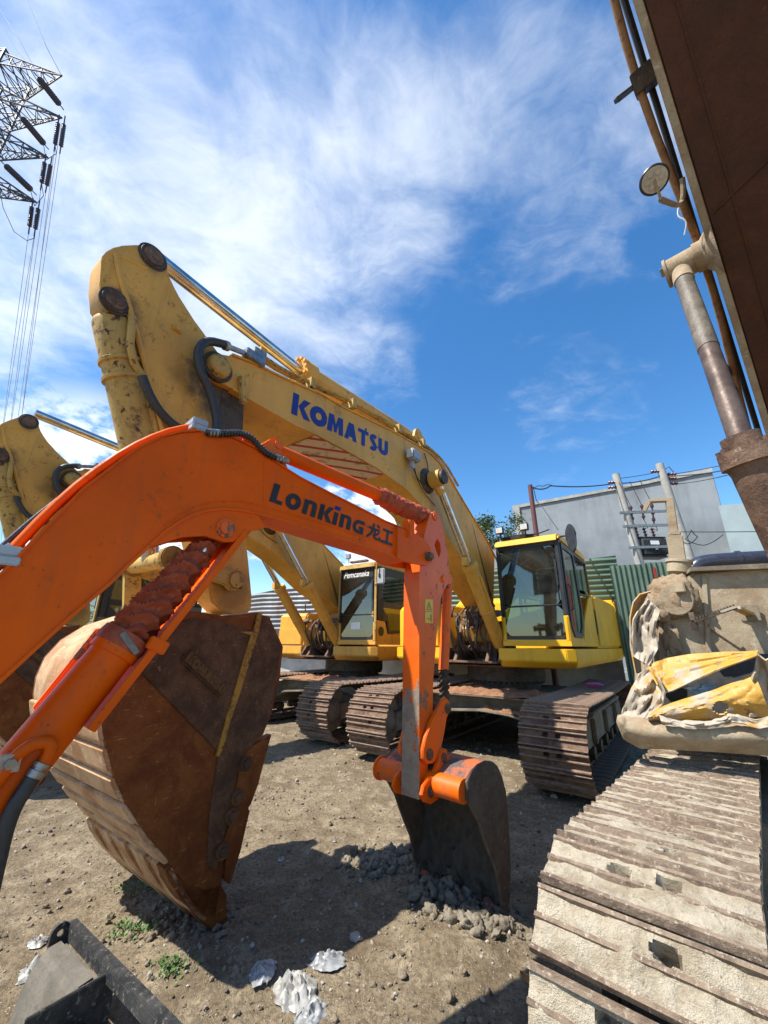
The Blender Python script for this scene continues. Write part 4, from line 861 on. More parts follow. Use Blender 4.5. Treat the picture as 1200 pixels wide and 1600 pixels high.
# bucket cylinder at the back of the arm
a = O.P(693, 905, 0); e = O.P(682, 1075, 0); e.y += .08; a2 = Vector((0, a.y+.06, a.z-.04))
m = MB(); m.cyl(a2, e+Vector((0, .02, .12)), .04, n=20); m.cyl((-.045, a.y+.02, a.z), (.045, a.y+.02, a.z), .045, n=20); co = m.done('bucket_cylinder', mt['orange_worn'], og)
lug = O.P(695, 1107, 0); m = MB(); m.cyl(e+Vector((0, .02, .12)), lug, .022, n=16); m.done('piston_rod', mt['rod'], co)
m = MB(); bellows(m, e+Vector((0, .02, .14)), lug+Vector((0, 0, .06)), .048, .042, 6, 1.1, .4, skew=.6); m.done('cylinder_boot', mt['darksteel'], co, ang=60)
# link and bucket
W = .36
def pr(c, pts): return O.pics(pts, c)
m = MB()
lp = pr(.11, [(692, 1093), (698, 1090), (703, 1098), (703, 1110), (697, 1122), (695, 1140), (690, 1165), (684, 1186), (677, 1193), (668, 1194), (661, 1186), (661, 1172), (666, 1150), (675, 1125), (688, 1103)])
for c in (.082, -.11): m.prism(lp, c, c+.028, bevel=.005)
lo = m.done('link', mt['orange_worn'], og)
for px, py in ((699, 1107), (671, 1179)):
    s, z = O.pic(px, py, .11); p = MB(); p.cyl((-.12, s, z), (.125, s, z), .028, n=20); p.lathe((.108, s, z), (.128, s, z), [(0, .034), (.6, .034), (.62, .016), (1, .014)], 20); p.done('pin', mt['track'], lo)
tie = MB(); s0_, z0_ = O.pic(671, 1179, .11); s1_, z1_ = O.pic(693, 1184, .13); tie.bar((0, s0_, z0_), (0, s1_, z1_), .14, .05); tie.bevel(.006).done('tie_link', mt['track'], og)
SP = pr(W, [(730, 1222), (740, 1205), (750, 1195), (762, 1189), (770, 1190), (778, 1197), (785, 1213), (791, 1236), (794, 1272), (796, 1312), (798, 1359), (797, 1406), (792, 1431), (785, 1405), (778, 1362), (766, 1333), (758, 1310), (751, 1286), (740, 1266), (731, 1250)])
bk = MB(); 
for c in (W-.022, -W): bk.prism(SP, c, c+.022, bevel=.004)
bko = bk.done('bucket', mt['buckmud'], og)
mt['smear'] = paint('mud_smeared_orange', (.60, .11, .02), dirt=(.12, .095, .08), dirt_amt=.72, rough=.6, chip=(.10, .08, .07), chip_amt=.55, streak=.6, chip_sc=4)
shp = SP[0:13]; m = MB(); m.strip(list(shp), -W+.022, W-.022, -.018); m.done('bucket_shell', mt['smear'], bko)
ins = MB(); cen = Vector((0, (SP[0][0]+SP[12][0])/2, (SP[0][1]+SP[12][1])/2))
pth = [Vector((p[0], p[1])) for p in shp[2:13]]
def fi(u, v):
    i = min(int(u*(len(pth)-1)), len(pth)-2); f = u*(len(pth)-1)-i; p = pth[i].lerp(pth[i+1], f); c = -W+.02+(2*W-.04)*v
    q = Vector((cen.y, cen.z)); n = noise.fractal(Vector((u*6, v*7, 2.)), .7, 2.1, 5); k = .10+.17*n+.05*u
    p = p.lerp(q, max(.085, k)); return (c, p.x, p.y)
ins.grid(fi, 70, 80); ins.done('packed_mud', crust('packed_dark_mud', (.085, .066, .048), (.13, .105, .078), (.20, .165, .12), sc=3, a=.5, a2=.6, bump=.9, rough=.8, dist=.03), bko, ang=70)
s, z = O.pic(730, 1238, W); m = MB(); m.cyl((-W-.004, s, z), (W-.02, s, z), .068, n=32); m.done('bucket_tube', mt['orange_worn'], bko)
m = MB(); m.cyl((-W-.02, s, z), (-W-.004, s, z), .078, n=28); m.done('tube_cap', mt['orange_worn'], bko)
ear = pr(.13, [(690, 1172), (697, 1170), (703, 1178), (704, 1192), (700, 1206), (694, 1220), (690, 1238), (684, 1250), (674, 1257), (664, 1254), (659, 1243), (662, 1228), (670, 1217), (679, 1210), (686, 1190)])
for c in (.105, -.13):
    m = MB(); m.prism(ear, c, c+.025, bevel=.005); eo = m.done('bucket_ear', mt['orange_worn'], bko)
    if c > 0:
        for px, py, rr in ((673, 1237, .032), (693, 1184, .03)):
            s_, z_ = O.pic(px, py, .13); p = MB(); p.cyl((-.14, s_, z_), (.14, s_, z_), rr*.8, n=18); p.lathe((.128, s_, z_), (.146, s_, z_), [(0, rr), (.6, rr), (.62, rr*.5), (1, rr*.45)], 20); p.done('pin', mt['track'], eo)
m = MB()
for i, c in enumerate((-.34, -.17, 0, .17, .34)):
    p0 = Vector((c, SP[12][0], SP[12][1])); p1 = p0 + Vector((0, -.03, -.09)); m2 = MB(); m2.bar(p0+Vector((0, .01, .06)), p1, .05, .03); m2.bevel(.006).done('tooth', mt['buckmud'], bko)
m.b.free()

# ------------------------------------------------------------------ wrecked near excavator on the right
N = Frame((.925, 1.66), 41.7)
nw = root('wrecked_excavator', 'mud-caked excavator with crumpled yellow bodywork at the right edge, its dark boom rising overhead', 'excavator', frame=N)
mt['pale_grouser'] = crust('mud_dried_grouser', (.15, .105, .075), (.27, .20, .14), (.52, .44, .33), sc=6, a=.48, a2=.53, bump=.6, rough=.85)
track(nw, 0, .565, -.47, 3.9, (mt['track_mud'], mt['pale_grouser'], mt['darksteel']), mud=.72, r=.43, pitch=.178, seed=91, phase=.4, nvar=7, g=.034)
track(nw, 2.25, .585, -.47, 3.9, (mt['track_mud'], mt['grouser'], mt['darksteel']), mud=.85, r=.43, pitch=.2, seed=92, nvar=2, g=.026)
m = MB(); m.box((1.1, 1.9, .62), (1.9, 1.6, .34)); m.cyl((1.1, 2.2, .79), (1.1, 2.2, 1.04), .62, n=40); m.bevel(.01).done('centre_frame', mt['trackframe'], nw)
def NL(p): return N.L(p)
B = Frame((1.63, 2.65), 25)
def BS(x, y, s): return NL(B.m @ B.S(x, y, s))
mt['bodyold'] = crust('dusty_beige_panel', (.38, .31, .21), (.28, .20, .12), (.46, .40, .31), sc=1.6, a=.52, a2=.56, bump=.4, rough=.85)
def rustyellow(name, amt):
    m, nt, b = new_mat(name); k = NT(nt); n = k.noise(2.6, 7, .68, dist=.6); n2 = k.noise(9, 7, .7)
    c = k.mix(k.ramp(n, .5-amt-.04, .5-amt+.05), (.47, .25, .035), (.36, .31, .24)); c = k.mix(k.ramp(n2, .61, .68), c, (.16, .12, .085)); c = k.mix(k.ramp(k.noise(30, 4), .6, .75), c, (.5, .44, .36))
    k.l(c, b.inputs['Base Color']); k.l(k.ramp(n, .4, .6, .45, .8), b.inputs['Roughness']); k.bump(n2, .5, .02, b); return m
mt['yl'] = rustyellow('peeling_yellow_sheet', -.035); mt['gr'] = rustyellow('scraped_bare_sheet', .06)
def px_lerp(L, u):
    f = u*(len(L)-1); i = min(int(f), len(L)-2); f -= i; return (L[i][0]+(L[i+1][0]-L[i][0])*f, L[i][1]+(L[i+1][1]-L[i][1])*f)
def loft(name, topL, botL, sfn, mat, amp=.03, nu=40, nv=24, sd=0., fr=7., thick=.008, hole=None, parent=None, fold=0.0, fang=50):
    m = MB()
    def fn(u, v):
        a = px_lerp(topL, u); b = px_lerp(botL, u); x = a[0]+(b[0]-a[0])*v; y = a[1]+(b[1]-a[1])*v
        e = min(1, 5*u+.3, 5*(1-u)+.3, 5*v+.3, 5*(1-v)+.3)
        nz = noise.noise(Vector((u*fr+sd, v*fr*.8, sd))); nz += .5*(1-2*abs(noise.noise(Vector((u*fr*2+sd, v*fr*1.6, sd+5))))) + fold*(.5-abs(noise.noise(Vector((u*2.5+sd, v*3.5, sd+9))))*2)
        return BS(x, y, sfn(u, v) + amp*nz*e)
    m.grid(fn, nu, nv)
    if hole:
        kill = []
        for f in m.b.faces:
            pass
        for f in list(m.b.faces):
            i = f.index
        m.b.faces.ensure_lookup_table(); cnt = 0
        for k, f in enumerate(list(m.b.faces)):
            u = (k//nv+.5)/nu; v = (k % nv+.5)/nv
            if ((u-hole[0])/hole[2])**2+((v-hole[1])/hole[3])**2 < 1: kill.append(f)
        bmesh.ops.delete(m.b, geom=kill, context='FACES')
    m.b.normal_update(); bmesh.ops.solidify(m.b, geom=m.b.faces[:], thickness=thick)
    return m.done(name, mat, parent or nw, ang=fang)
# house body behind the torn corner
def bodybox(name, pts, s0, s1, mat, bev=.02):
    m = MB(); P = [B.S(x, y, s0) for x, y in pts]; m.prism([(p.x, p.z) for p in P], s0, s1, ax='s', bevel=bev)
    return m.done(name, mat, nw, tr=N.m.inverted() @ B.m)
bodybox('body_box', [(1024, 1100), (1024, 960), (1040, 925), (1086, 893), (1200, 888), (1420, 880), (1420, 1130), (1030, 1130)], .34, 1.5, mt['bodyold'])
bodybox('body_rim', [(1078, 893), (1080, 886), (1200, 880), (1420, 872), (1420, 880), (1200, 888)], .28, 1.55, mt['trackframe'], .004)
m = MB(); m.box((1.9, 2.3, 1.22), (2.6, 1.9, .22)); m.box((2.3, 2.2, 1.7), (1.6, 1.2, .8)); m.bevel(.03).done('deck', mt['trackframe'], nw, tr=N.m.inverted() @ B.m)
m = MB()   # ribs and mud on the panel
for x0_, y0_, x1_, y1_ in ((1042, 965, 1046, 1026), (1100, 900, 1108, 1020), (1104, 975, 1160, 1012)): m.bar(BS(x0_, y0_, .33), BS(x1_, y1_, .33), .04 if x0_ < 1090 else .012, .03)
m.bevel(.004).done('panel_ribs', mt['bodyold'], nw)
m = MB(); c = BS(1052, 930, .30)
def lump(mb, c, r, sd, sq=(1, 1, 1), sub=3, amp=.35):
    t = bmesh.new(); bmesh.ops.create_icosphere(t, subdivisions=sub, radius=1)
    vs = []
    for v in t.verts:
        n = noise.fractal(v.co*1.4+Vector((sd, sd, 0)), .8, 2.1, 4); v.co *= 1+amp*n; vs.append(Vector((v.co.x*sq[0], v.co.y*sq[1], v.co.z*sq[2]))*r + Vector(c))
    mb._new(vs, [tuple(l.vert.index for l in f.loops) for f in t.faces]); t.free()
lump(m, c, .13, 3, (1, .5, 1.15), 4); lump(m, BS(1030, 948, .30), .08, 9, (1, .6, 1.3), 4); lump(m, BS(1050, 1000, .31), .07, 5, (.7, .5, 1.6), 4); lump(m, BS(1066, 915, .26), .05, 15, (1, .7, 1), 3)
m.done('mud_lumps', crust('caked_brown_mud', (.25, .17, .10), (.34, .25, .16), (.17, .11, .07), sc=3, bump=.9, rough=.95), nw, ang=80)
m = MB(); m.cyl(BS(1056, 938, .30), BS(1056, 938, .24), .10, n=28); m.box(BS(1062, 918, .22), (.06, .05, .07)); m.bevel(.006).done('round_cover', mt['bodyold'], nw)
# serrated step
m = MB(); a, b, c_ = BS(1084, 972, .16), BS(1150, 950, .16), BS(1172, 960, .32)
m.bar(a, b, .05, .012); m.bar(BS(1076, 950, .32), a, .03, .03); m.bar(a, BS(1086, 984, .17), .04, .02)
for i in range(14):
    p = a.lerp(b, (i+.5)/14); m.box(p+Vector((0, 0, .014)), (.012, .045, .02))
m.bevel(.002).done('serrated_step', mt['darksteel'], nw)
m = MB(); m.bar(a.lerp(b, .62)+Vector((0, 0, .006)), b+Vector((0, 0, .006)), .054, .016); m.bar(b, c_, .05, .02); m.bevel(.003).done('step_yellow_end', mt['yl'], nw)
m = MB(); m.box(BS(1171, 958, .325), (.10, .012, .10)); m.cyl(BS(1171, 958, .32), BS(1171, 958, .28), .018, n=6); m.bevel(.003).done('step_plate', mt['trackframe'], nw)
# torn sheet metal of the corner
loft('torn_bumper_top', [(1014, 1046), (1022, 1036), (1040, 1029), (1080, 1023), (1140, 1019), (1185, 1018)], [(1026, 1070), (1036, 1084), (1050, 1081), (1078, 1068), (1125, 1047), (1184, 1026)], lambda u, v: .10-.10*v+.03*math.sin(u*5), mt['yl'], amp=.022, sd=1.2, fold=.9, fr=2.6, nu=22, nv=10, fang=14)
loft('crumpled_corner', [(1015, 1040), (1000, 1052), (986, 1075), (976, 1100), (970, 1121)], [(1030, 1062), (1038, 1082), (1036, 1098), (1026, 1110), (1016, 1123)], lambda u, v: .16-.16*v, mt['gr'], amp=.042, sd=4.4, fr=2.6, fold=1.3, nu=30, nv=18, fang=24)
loft('torn_bumper_lip', [(1013, 1121), (1030, 1108), (1050, 1100), (1085, 1089), (1120, 1078), (1160, 1062), (1180, 1054)], [(1012, 1124), (1035, 1124), (1062, 1124), (1095, 1123), (1130, 1122), (1165, 1120), (1204, 1118)], lambda u, v: .02-.05*math.sin(math.pi*v), mt['yl'], amp=.012, sd=8.1, fold=.3, hole=(.66, .62, .055, .22), nu=60, nv=24)
loft('crumpled_bare_sheet', [(1176, 1058), (1183, 1020), (1196, 1030), (1230, 1015), (1300, 1020)], [(1170, 1120), (1190, 1120), (1215, 1119), (1250, 1120), (1310, 1125)], lambda u, v: .0+.12*math.sin(u*4)*math.sin(v*3), mt['gr'], amp=.05, sd=2.9, fold=1.3, fr=2.4, nu=26, nv=18, fang=24)
loft('torn_edge_strip', [(1030, 1119), (1045, 1122), (1062, 1126), (1085, 1128), (1110, 1126), (1132, 1122), (1140, 1115), (1155, 1117), (1180, 1124), (1200, 1120)], [(1034, 1130), (1050, 1133), (1066, 1137), (1088, 1139), (1110, 1139), (1130, 1136), (1145, 1130), (1160, 1131), (1186, 1140), (1204, 1136)], lambda u, v: -.05-.02*v, mt['gr'], amp=.02, sd=6.6, nu=60, nv=6, fold=.6)
loft('lower_skirt', [(968, 1119), (978, 1121), (1000, 1123), (1040, 1125), (1100, 1126), (1200, 1124), (1400, 1118)], [(966, 1128), (977, 1154), (1000, 1167), (1040, 1168), (1100, 1171), (1200, 1178), (1400, 1190)], lambda u, v: (.16*max(0, 1-u*14)**2 + .05 - .09*math.sin(math.pi*min(1, v*1.02))), mt['bodyold'], amp=.006, sd=3.1, nu=50, nv=14, thick=.012)
loft('white_crumpled_sheet', [(1012, 935), (1000, 950), (990, 968), (986, 995), (990, 1026)], [(1031, 955), (1026, 972), (1024, 990), (1028, 1014), (1014, 1040)], lambda u, v: .22-.06*v, rustyellow('whitish_sheet', .6), amp=.05, sd=5.5, fr=2.2, fold=1.4, nu=30, nv=16, fang=24)
loft('yellow_edge_sheet', [(1018, 924), (1000, 929), (990, 941), (985, 965), (986, 1010), (994, 1052)], [(1014, 936), (1006, 942), (1001, 952), (998, 970), (999, 1010), (1003, 1052)], lambda u, v: .32+.1*v, mt['yl'], amp=.006, sd=.5, nv=8)
m = MB(); P0 = BS(1100, 1062, .5); m.prism([(B.S(x, y, .2).x, B.S(x, y, .2).z) for x, y in ((1020, 1120), (1020, 1040), (1180, 1022), (1300, 1022), (1300, 1120))], .30, .34, ax='s'); m.done('inner_void_plate', mt['int'], nw, tr=N.m.inverted() @ B.m)
# mirror post
m = MB(); a = BS(1061, 893, .45); b = BS(1054, 838, .45); c = BS(1046, 782, .45)
m.bar(a, b, .10, .085); m.bar(b, b.lerp(c, .12), .085, .07); m.bar(b.lerp(c, .1), c, .055, .05); m.bar(c+Vector((.02, 0, 0)), BS(1014, 783, .45), .04, .03); m.bar(BS(1015, 782, .45), BS(1006, 800, .45), .02, .03)
m.bevel(.006); m.cyl(BS(1061, 895, .45), BS(1061, 876, .45), .075, n=20); m.cyl(BS(1061, 880, .45), BS(1061, 876, .45), .085, n=20); m.done('mirror_post', mt['bodyold'], nw)
m = MB(); m.tube([BS(x, y-6, .9) for x, y in ((1080, 905), (1088, 889), (1105, 884), (1150, 881), (1190, 879), (1260, 876))], .062, 20, 2); m.lathe(BS(1150, 875, .9), BS(1158, 874.6, .9), [(0, .062), (.1, .072), (.9, .072), (1, .062)], 20); m.done('black_air_duct', plain('dark_blue_plastic', (.025, .03, .05), .3), nw)
# ---- raised boom
E0 = at(1240, 818, 2.62); E1 = at(972, -56, 1.90); E0, E1 = NL(E0), NL(E1); dd = (E1-E0).normalized()
hc = Frame((0, 0), 47.25); cx = (N.m.inverted().to_3x3() @ hc.c).normalized(); cx = (cx - dd*cx.dot(dd)).normalized(); nn = dd.cross(cx)
if nn.z < 0: nn = -nn
Bm = Matrix((cx, dd, nn)).transposed().to_4x4(); Bm.translation = E0; Lb = (E1-E0).length
mt['boomdark'] = crust('rust_brown_boom_underside', (.085, .034, .018), (.058, .026, .016), (.14, .07, .038), sc=1.3, a=.5, a2=.60, bump=.4, rough=.75, dist=.006)
m = MB(); m.prism([(-.3, .0), (Lb+.6, .0), (Lb+.6, .55), (Lb*.5, .75), (-.3, .5)], .03, .80, bevel=.01); bo5 = m.done('boom', mt['boomdark'], nw, tr=Bm)
m = MB(); m.box((.015, Lb/2+.15, .006), (.035, Lb+.9, .02)); m.box((.02, Lb/2+.15, .35), (.012, Lb+.9, .012)); m.bevel(.003).done('boom_lip', mt['bodyold'], bo5, tr=Bm)
q5 = Bm.inverted()
wm = MB()
for x_ in (.14, .62): wm.tube([(x_, t_*Lb/12, -.001) for t_ in range(-1, 15)], .006, 6)
wm.tube([(.05, Lb*.62, -.001), (.40, Lb*.66, -.001), (.78, Lb*.62, -.001)], .007, 6); wm.tube([(.05, Lb*.30, -.001), (.78, Lb*.34, -.001)], .006, 6)
wm.box((.40, Lb*.45, -.006), (.16, .20, .012)); wm.done('weld_bead', mt['boomdark'], bo5, tr=Bm)
def BL(px, py, off, upn=.12):
    """point on the boom's side near this line of the picture: off outwards, in boom axes"""
    p0 = at(px, py, 2.0); d = ray(px, py); o = q5 @ NL(CAM); v = (q5 @ NL(CAM+d)) - o; k = (-off-o.x)/v.x if abs(v.x) > 1e-6 else 2; return o+v*k
def along(t, off, h): return Vector((-off, Lb*t, h))
def tpx(px, py): # parameter along the edge for a picture point on it
    d = ray(px, py); o = q5 @ NL(CAM); v = (q5 @ NL(CAM+d)) - o; k = -o.z/v.z; return (o+v*k)
mm_ = MB(); 
t1 = tpx(1108, 395).y; t2 = tpx(1092, 345).y
mm_.lathe(Vector((.03, t1, .10)), Vector((-.07, t1, .10)), [(0, .17), (.3, .12), (.6, .085), (1, .085)], 28); mm_.cyl((-.07, t1, .10), (-.20, t1, .10), .075, n=28); mm_.cyl((-.20, t1, .10), (-.215, t1, .10), .085, n=28); mm_.box((-.225, t1+.02, .10), (.02, .05, .03)); mm_.done('boom_boss', mt['bodyold'], bo5, tr=Bm)
ra = Bm @ Vector((-.145, t1, .10)); rb_ = NL(at(1160, 692, 1.62)); re = NL(at(1300, 985, 1.42))
da = (rb_-ra)
m = MB(); m.cyl(ra, rb_, .042, n=28); ro = None
m2 = MB(); d = (re-rb_).normalized(); m2.lathe(rb_-d*.03, re, [(0, .066), (.07, .066), (.075, .095), (.16, .10), (.165, .085), (.2, .078), (1, .078)], 32)
for i in range(10):
    t = 2*math.pi*i/10; q = d.to_track_quat('Z', 'Y').to_matrix() @ Vector((.082*math.cos(t), .082*math.sin(t), 0)); m2.cyl(rb_+q+d*.01, rb_+q+d*.04, .014, n=6)
cyo = m2.done('boom_cylinder', mt['track'], nw)
m.done('piston_rod', crust('stained_rod', (.075, .05, .04), (.13, .095, .075), (.22, .18, .14), sc=2, a=.5, a2=.60, bump=.15, rough=.5, metal=.2), cyo)
m = MB(); m.cyl(ra, ra.lerp(rb_, .56), .0445, n=28); m.done('rod_sleeve', crust('dried_grease_sleeve', (.11, .09, .07), (.19, .16, .125), (.06, .045, .035), sc=2.6, a=.5, a2=.56, bump=.3, rough=.45), cyo)
m = MB(); m.cyl(ra-da.normalized()*.0, ra+da.normalized()*.16, .050, n=24); m.done('rod_end', mt['bodyold'], cyo)
# pipes, tab, lamp on the side of the boom
m = MB(); m.tube([along(t, .055+.02*math.sin(t*9), .16+.03*math.sin(t*6)) for t in [i/14 for i in range(-1, 17)]], .019, 10); m.done('rusty_pipe', crust('rusty_orange_pipe', (.22, .10, .04), (.33, .19, .09), (.09, .05, .03), sc=3, bump=.3, rough=.8), bo5, tr=Bm)
m = MB(); m.tube([along(t, .03, .24) for t in (-.05, .25, .5, .75, 1.1)], .016, 8); m.tube([along(.22+.02*i, .07+.02*(i % 2), .14+.03*(i % 3)) for i in range(8)], .010, 8, 1); m.done('dark_hose', mt['hose'], bo5, tr=Bm)
tt = tpx(1022, 95).y
m = MB(); m.prism([(tt-.05, .10), (tt+.05, .10), (tt+.05, .24), (tt-.05, .24)], -.10, .0); m.bevel(.004); 
m.prism([(-.10, .10), (-.17, .08), (-.19, .10), (-.19, .14), (-.17, .16), (-.10, .17)], tt-.006, tt+.006, ax='s', holes=[[(-.165+.013*math.cos(a), .12+.013*math.sin(a)) for a in [i*.6 for i in range(10)]]]); m.done('hanging_tab', mt['darksteel'], bo5, tr=Bm)
tl = tpx(1083, 290); lc = q5 @ NL(at(1022, 281, 1.95)); br = q5 @ NL(at(1033, 312, 1.97))
m = MB(); m.tube([Vector((-.02, tl.y+.07, .10)), Vector((-.03, tl.y+.0, .08)), Vector((-.06, tl.y-.06, .06)), br], .013, 8, 2); m.bar(br, lc, .012, .03); m.done('lamp_bracket', mt['bodyold'], bo5, tr=Bm)
lo = NL(CAM) ; lw = Bm @ lc; vd = (lo-lw).normalized()
vd = (vd + Vector((.15, 0, -.1))).normalized()
m = MB(); m.lathe(lw-vd*.03, lw+vd*.012, [(0, .045), (.4, .062), (.85, .064), (1, .060)], 32); lmp = m.done('work_lamp', mt['rubber'], nw)
m = MB(); m.cyl(lw+vd*.0125, lw+vd*.0145, .054, n=32)
for i in range(6):
    t = i*math.pi/3; q = vd.to_track_quat('Z', 'Y').to_matrix() @ Vector((.030*math.cos(t), .030*math.sin(t), .016)); m.cyl(lw+q, lw+q+vd*.003, .011, n=12)
m.done('lens', plain('dusty_lens', (.42, .39, .33), .35), lmp)
m = MB(); m.tube([Bm @ v for v in (Vector((-.05, tl.y-.02, .10)), Vector((-.09, tl.y-.09, .06)), Vector((-.05, tl.y-.14, .04)), Vector((-.08, tl.y-.20, .03)))], .004, 6, 2); m.done('loose_wire', mt['white'], nw)
# ------------------------------------------------------------------ ground
def gh(x, y):
    p = Vector((x, y, 0)); f = max(0, 1-math.hypot(x, y-4)/40)
    h = .05*noise.fractal(p*.7, .9, 2, 3)*f + .018*noise.fractal(p*3.1, .8, 2.2, 4)*f
    if abs(x) < 9 and y < 14: h += .012*noise.fractal(p*13, .8, 2.2, 3)
    # furrow rim below the front-left teeth and mound at the orange bucket
    h += .07*math.exp(-((x+.95)**2/.25+(y-2.75)**2/.10)) + .10*math.exp(-((x-.35)**2/.10+(y-2.95)**2/.07))
    a = (x+1.42)*.809-(y-3.35)*.588; b = (x+1.42)*.588+(y-3.35)*.809
    for a0_ in (-1.15, 1.55):
        if abs(a-a0_) < .34 and b < 3.4: h += (-.014 + .010*math.sin(b*2*math.pi/.19))*(1-(abs(a-a0_)/.34)**4)*max(0, min(1, .5+1.5*noise.noise(Vector((x*.8, y*.8, 7)))))
    r_ = abs(x*.35+y-4.3+.25*noise.noise(Vector((x*.9, 3, 0)))); h -= .03*math.exp(-(r_/.10)**2)*f
    r_ = abs(x*.28+y-3.65+.2*noise.noise(Vector((x*.9, 9, 0)))); h -= .022*math.exp(-(r_/.12)**2)*f
    return h - .02
def axis(lo, hi, st, far):
    a = []; v = lo
    while v <= hi: a.append(v); v += st
    d = st; v = hi
    while v < far: d *= 1.35; v += d; a.append(v)
    d = st; v = lo
    b = []
    while v > -far: d *= 1.35; v -= d; b.append(v)
    return list(reversed(b)) + a
xs = axis(-3.6, 4.6, .035, 1500); ys = axis(.6, 8.4, .035, 1500)
vs = [(x, y, gh(x, y)) for x in xs for y in ys]; ny = len(ys)
fs = [(i*ny+j, (i+1)*ny+j, (i+1)*ny+j+1, i*ny+j+1) for i in range(len(xs)-1) for j in range(ny-1)]
me = bpy.data.meshes.new('ground'); me.from_pydata(vs, [], fs); me.polygons.foreach_set('use_smooth', [True]*len(fs))
g = bpy.data.objects.new('ground', me); COL.objects.link(g); g['kind'] = 'structure'
m, nt, b = new_mat('dirt_yard'); k = NT(nt)
n1 = k.noise(.8, 8, .65, dist=.5); n2 = k.noise(5, 8, .7); n3 = k.noise(40, 6, .7); v1 = k.vor(70); v2 = k.vor(170); vc = k.vor(70, out='Color')
c = k.mix(k.ramp(n1, .38, .62), (.18, .134, .080), (.275, .215, .136)); c = k.mix(k.ramp(n2, .44, .62), c, (.35, .282, .185)); c = k.mix(k.math('MULTIPLY', k.ramp(n3, .40, .62), .75), c, (.10, .077, .048))
sp = k.n('SeparateColor'); k.l(vc, sp.inputs[0])
peb = k.math('MULTIPLY', k.ramp(v1, .34, .22), k.ramp(sp.outputs[0], .74, .78)); c = k.mix(peb, c, (.42, .37, .30))
peb2 = k.math('MULTIPLY', k.ramp(v2, .36, .22), k.ramp(k.noise(9, 4), .48, .6)); c = k.mix(k.math('MULTIPLY', peb2, .6), c, (.36, .31, .24))
k.l(c, b.inputs['Base Color']); b.inputs['Roughness'].default_value = .97; b.inputs['Specular IOR Level'].default_value = .15
h = k.math('ADD', k.math('ADD', k.math('MULTIPLY', n2, 1.0), k.math('MULTIPLY', n3, .5)), k.math('ADD', k.math('MULTIPLY', peb, .35), k.math('MULTIPLY', peb2, .2)))
k.bump(h, .9, .03, b); me.materials.append(m)
# gravel, clods
def pebbles(name, spots, mats, sub=1, amp=.3):
    mb = MB(); t = bmesh.new(); bmesh.ops.create_icosphere(t, subdivisions=sub, radius=1); V = [v.co.copy() for v in t.verts]; F = [tuple(l.vert.index for l in f.loops) for f in t.faces]; t.free()
    vs = []; fs = []; mi = []; r = random.Random(5)
    for x, y, z, s, j in spots:
        q = Matrix.Rotation(r.uniform(0, 6.3), 3, Vector((r.random(), r.random(), r.random()+.1)).normalized()); sc = Vector((1, r.uniform(.6, 1), r.uniform(.45, .9))); o = len(vs); sd = r.uniform(0, 50)
        for v in V: a = v*(1+amp*noise.noise(v*1.6+Vector((sd, 0, 0)))); vs.append(q @ Vector((a.x*sc.x, a.y*sc.y, a.z*sc.z))*s + Vector((x, y, z)))
        fs += [tuple(i+o for i in f) for f in F]; mi += [j]*len(F)
    me = bpy.data.meshes.new(name); me.from_pydata(vs, [], fs); me.polygons.foreach_set('material_index', mi)
    for m in mats: me.materials.append(m)
    o = bpy.data.objects.new(name, me); COL.objects.link(o); return o
rg = random.Random(11); sp_ = []
while len(sp_) < 11000:
    y = 1.6 + 7*rg.random()**1.6; x = rg.uniform(-1, 1)*(.6+y*1.0)
    s = .0035+.0105*rg.random()**3+(.012 if rg.random() < .02 else 0)
    sp_.append((x, y, gh(x, y)+s*.3, s*(.8+.1*y), rg.choice((0, 0, 0, 1, 1, 2))))
gm = [plain('dirt_pebble', (.22, .175, .125), .95, var=.3), plain('pale_pebble', (.34, .30, .24), .9, var=.2), plain('dark_pebble', (.10, .08, .06), .95, var=.2)]
o = pebbles('gravel', sp_, gm, 1); o['kind'] = 'stuff'
sp_ = []
cl = onz(700, 1395); c2 = onz(600, 1345); c3 = onz(745, 1440)
for i in range(700):
    cx_, cy_, sx_, sy_ = ((cl.x, cl.y, .16, .12), (c2.x, c2.y, .16, .10), (c3.x, c3.y, .14, .08))[i % 3]
    x = rg.gauss(cx_, sx_); y = rg.gauss(cy_, sy_); s = .007+.034*rg.random()**2.4; sp_.append((x, y, gh(x, y)+s*.35+.07*rg.random()*math.exp(-((x-cl.x)**2+(y-cl.y)**2)/.03), s, 0))
for i in range(900):
    x = rg.uniform(-2.6, 2); y = rg.uniform(2, 6); 
    if noise.noise(Vector((x*1.3, y*1.3, 4))) < .15: continue
    s = .006+.02*rg.random()**3; sp_.append((x, y, gh(x, y)+s*.3, s, 1))
tp = onz(330, 1440)
for i in range(26):
    x = rg.gauss(cl.x, .15); y = rg.gauss(cl.y, .06); s = rg.uniform(.03, .06); sp_.append((x, y, gh(x, y)+s*.3, s, 0))
for i in range(160):
    x = rg.gauss(tp.x-.15, .22); y = rg.gauss(tp.y-.02, .12); s = .008+.024*rg.random()**2; sp_.append((x, y, gh(x, y)+s*.3, s, 1))
o = pebbles('dirt_clods', sp_, [mt['mud'], crust('dry_earth', (.18, .14, .095), (.24, .19, .13), (.13, .10, .07), sc=3, bump=.6, rough=.97)], 3, .55); o['kind'] = 'stuff'
for p in o.data.polygons: p.use_smooth = True
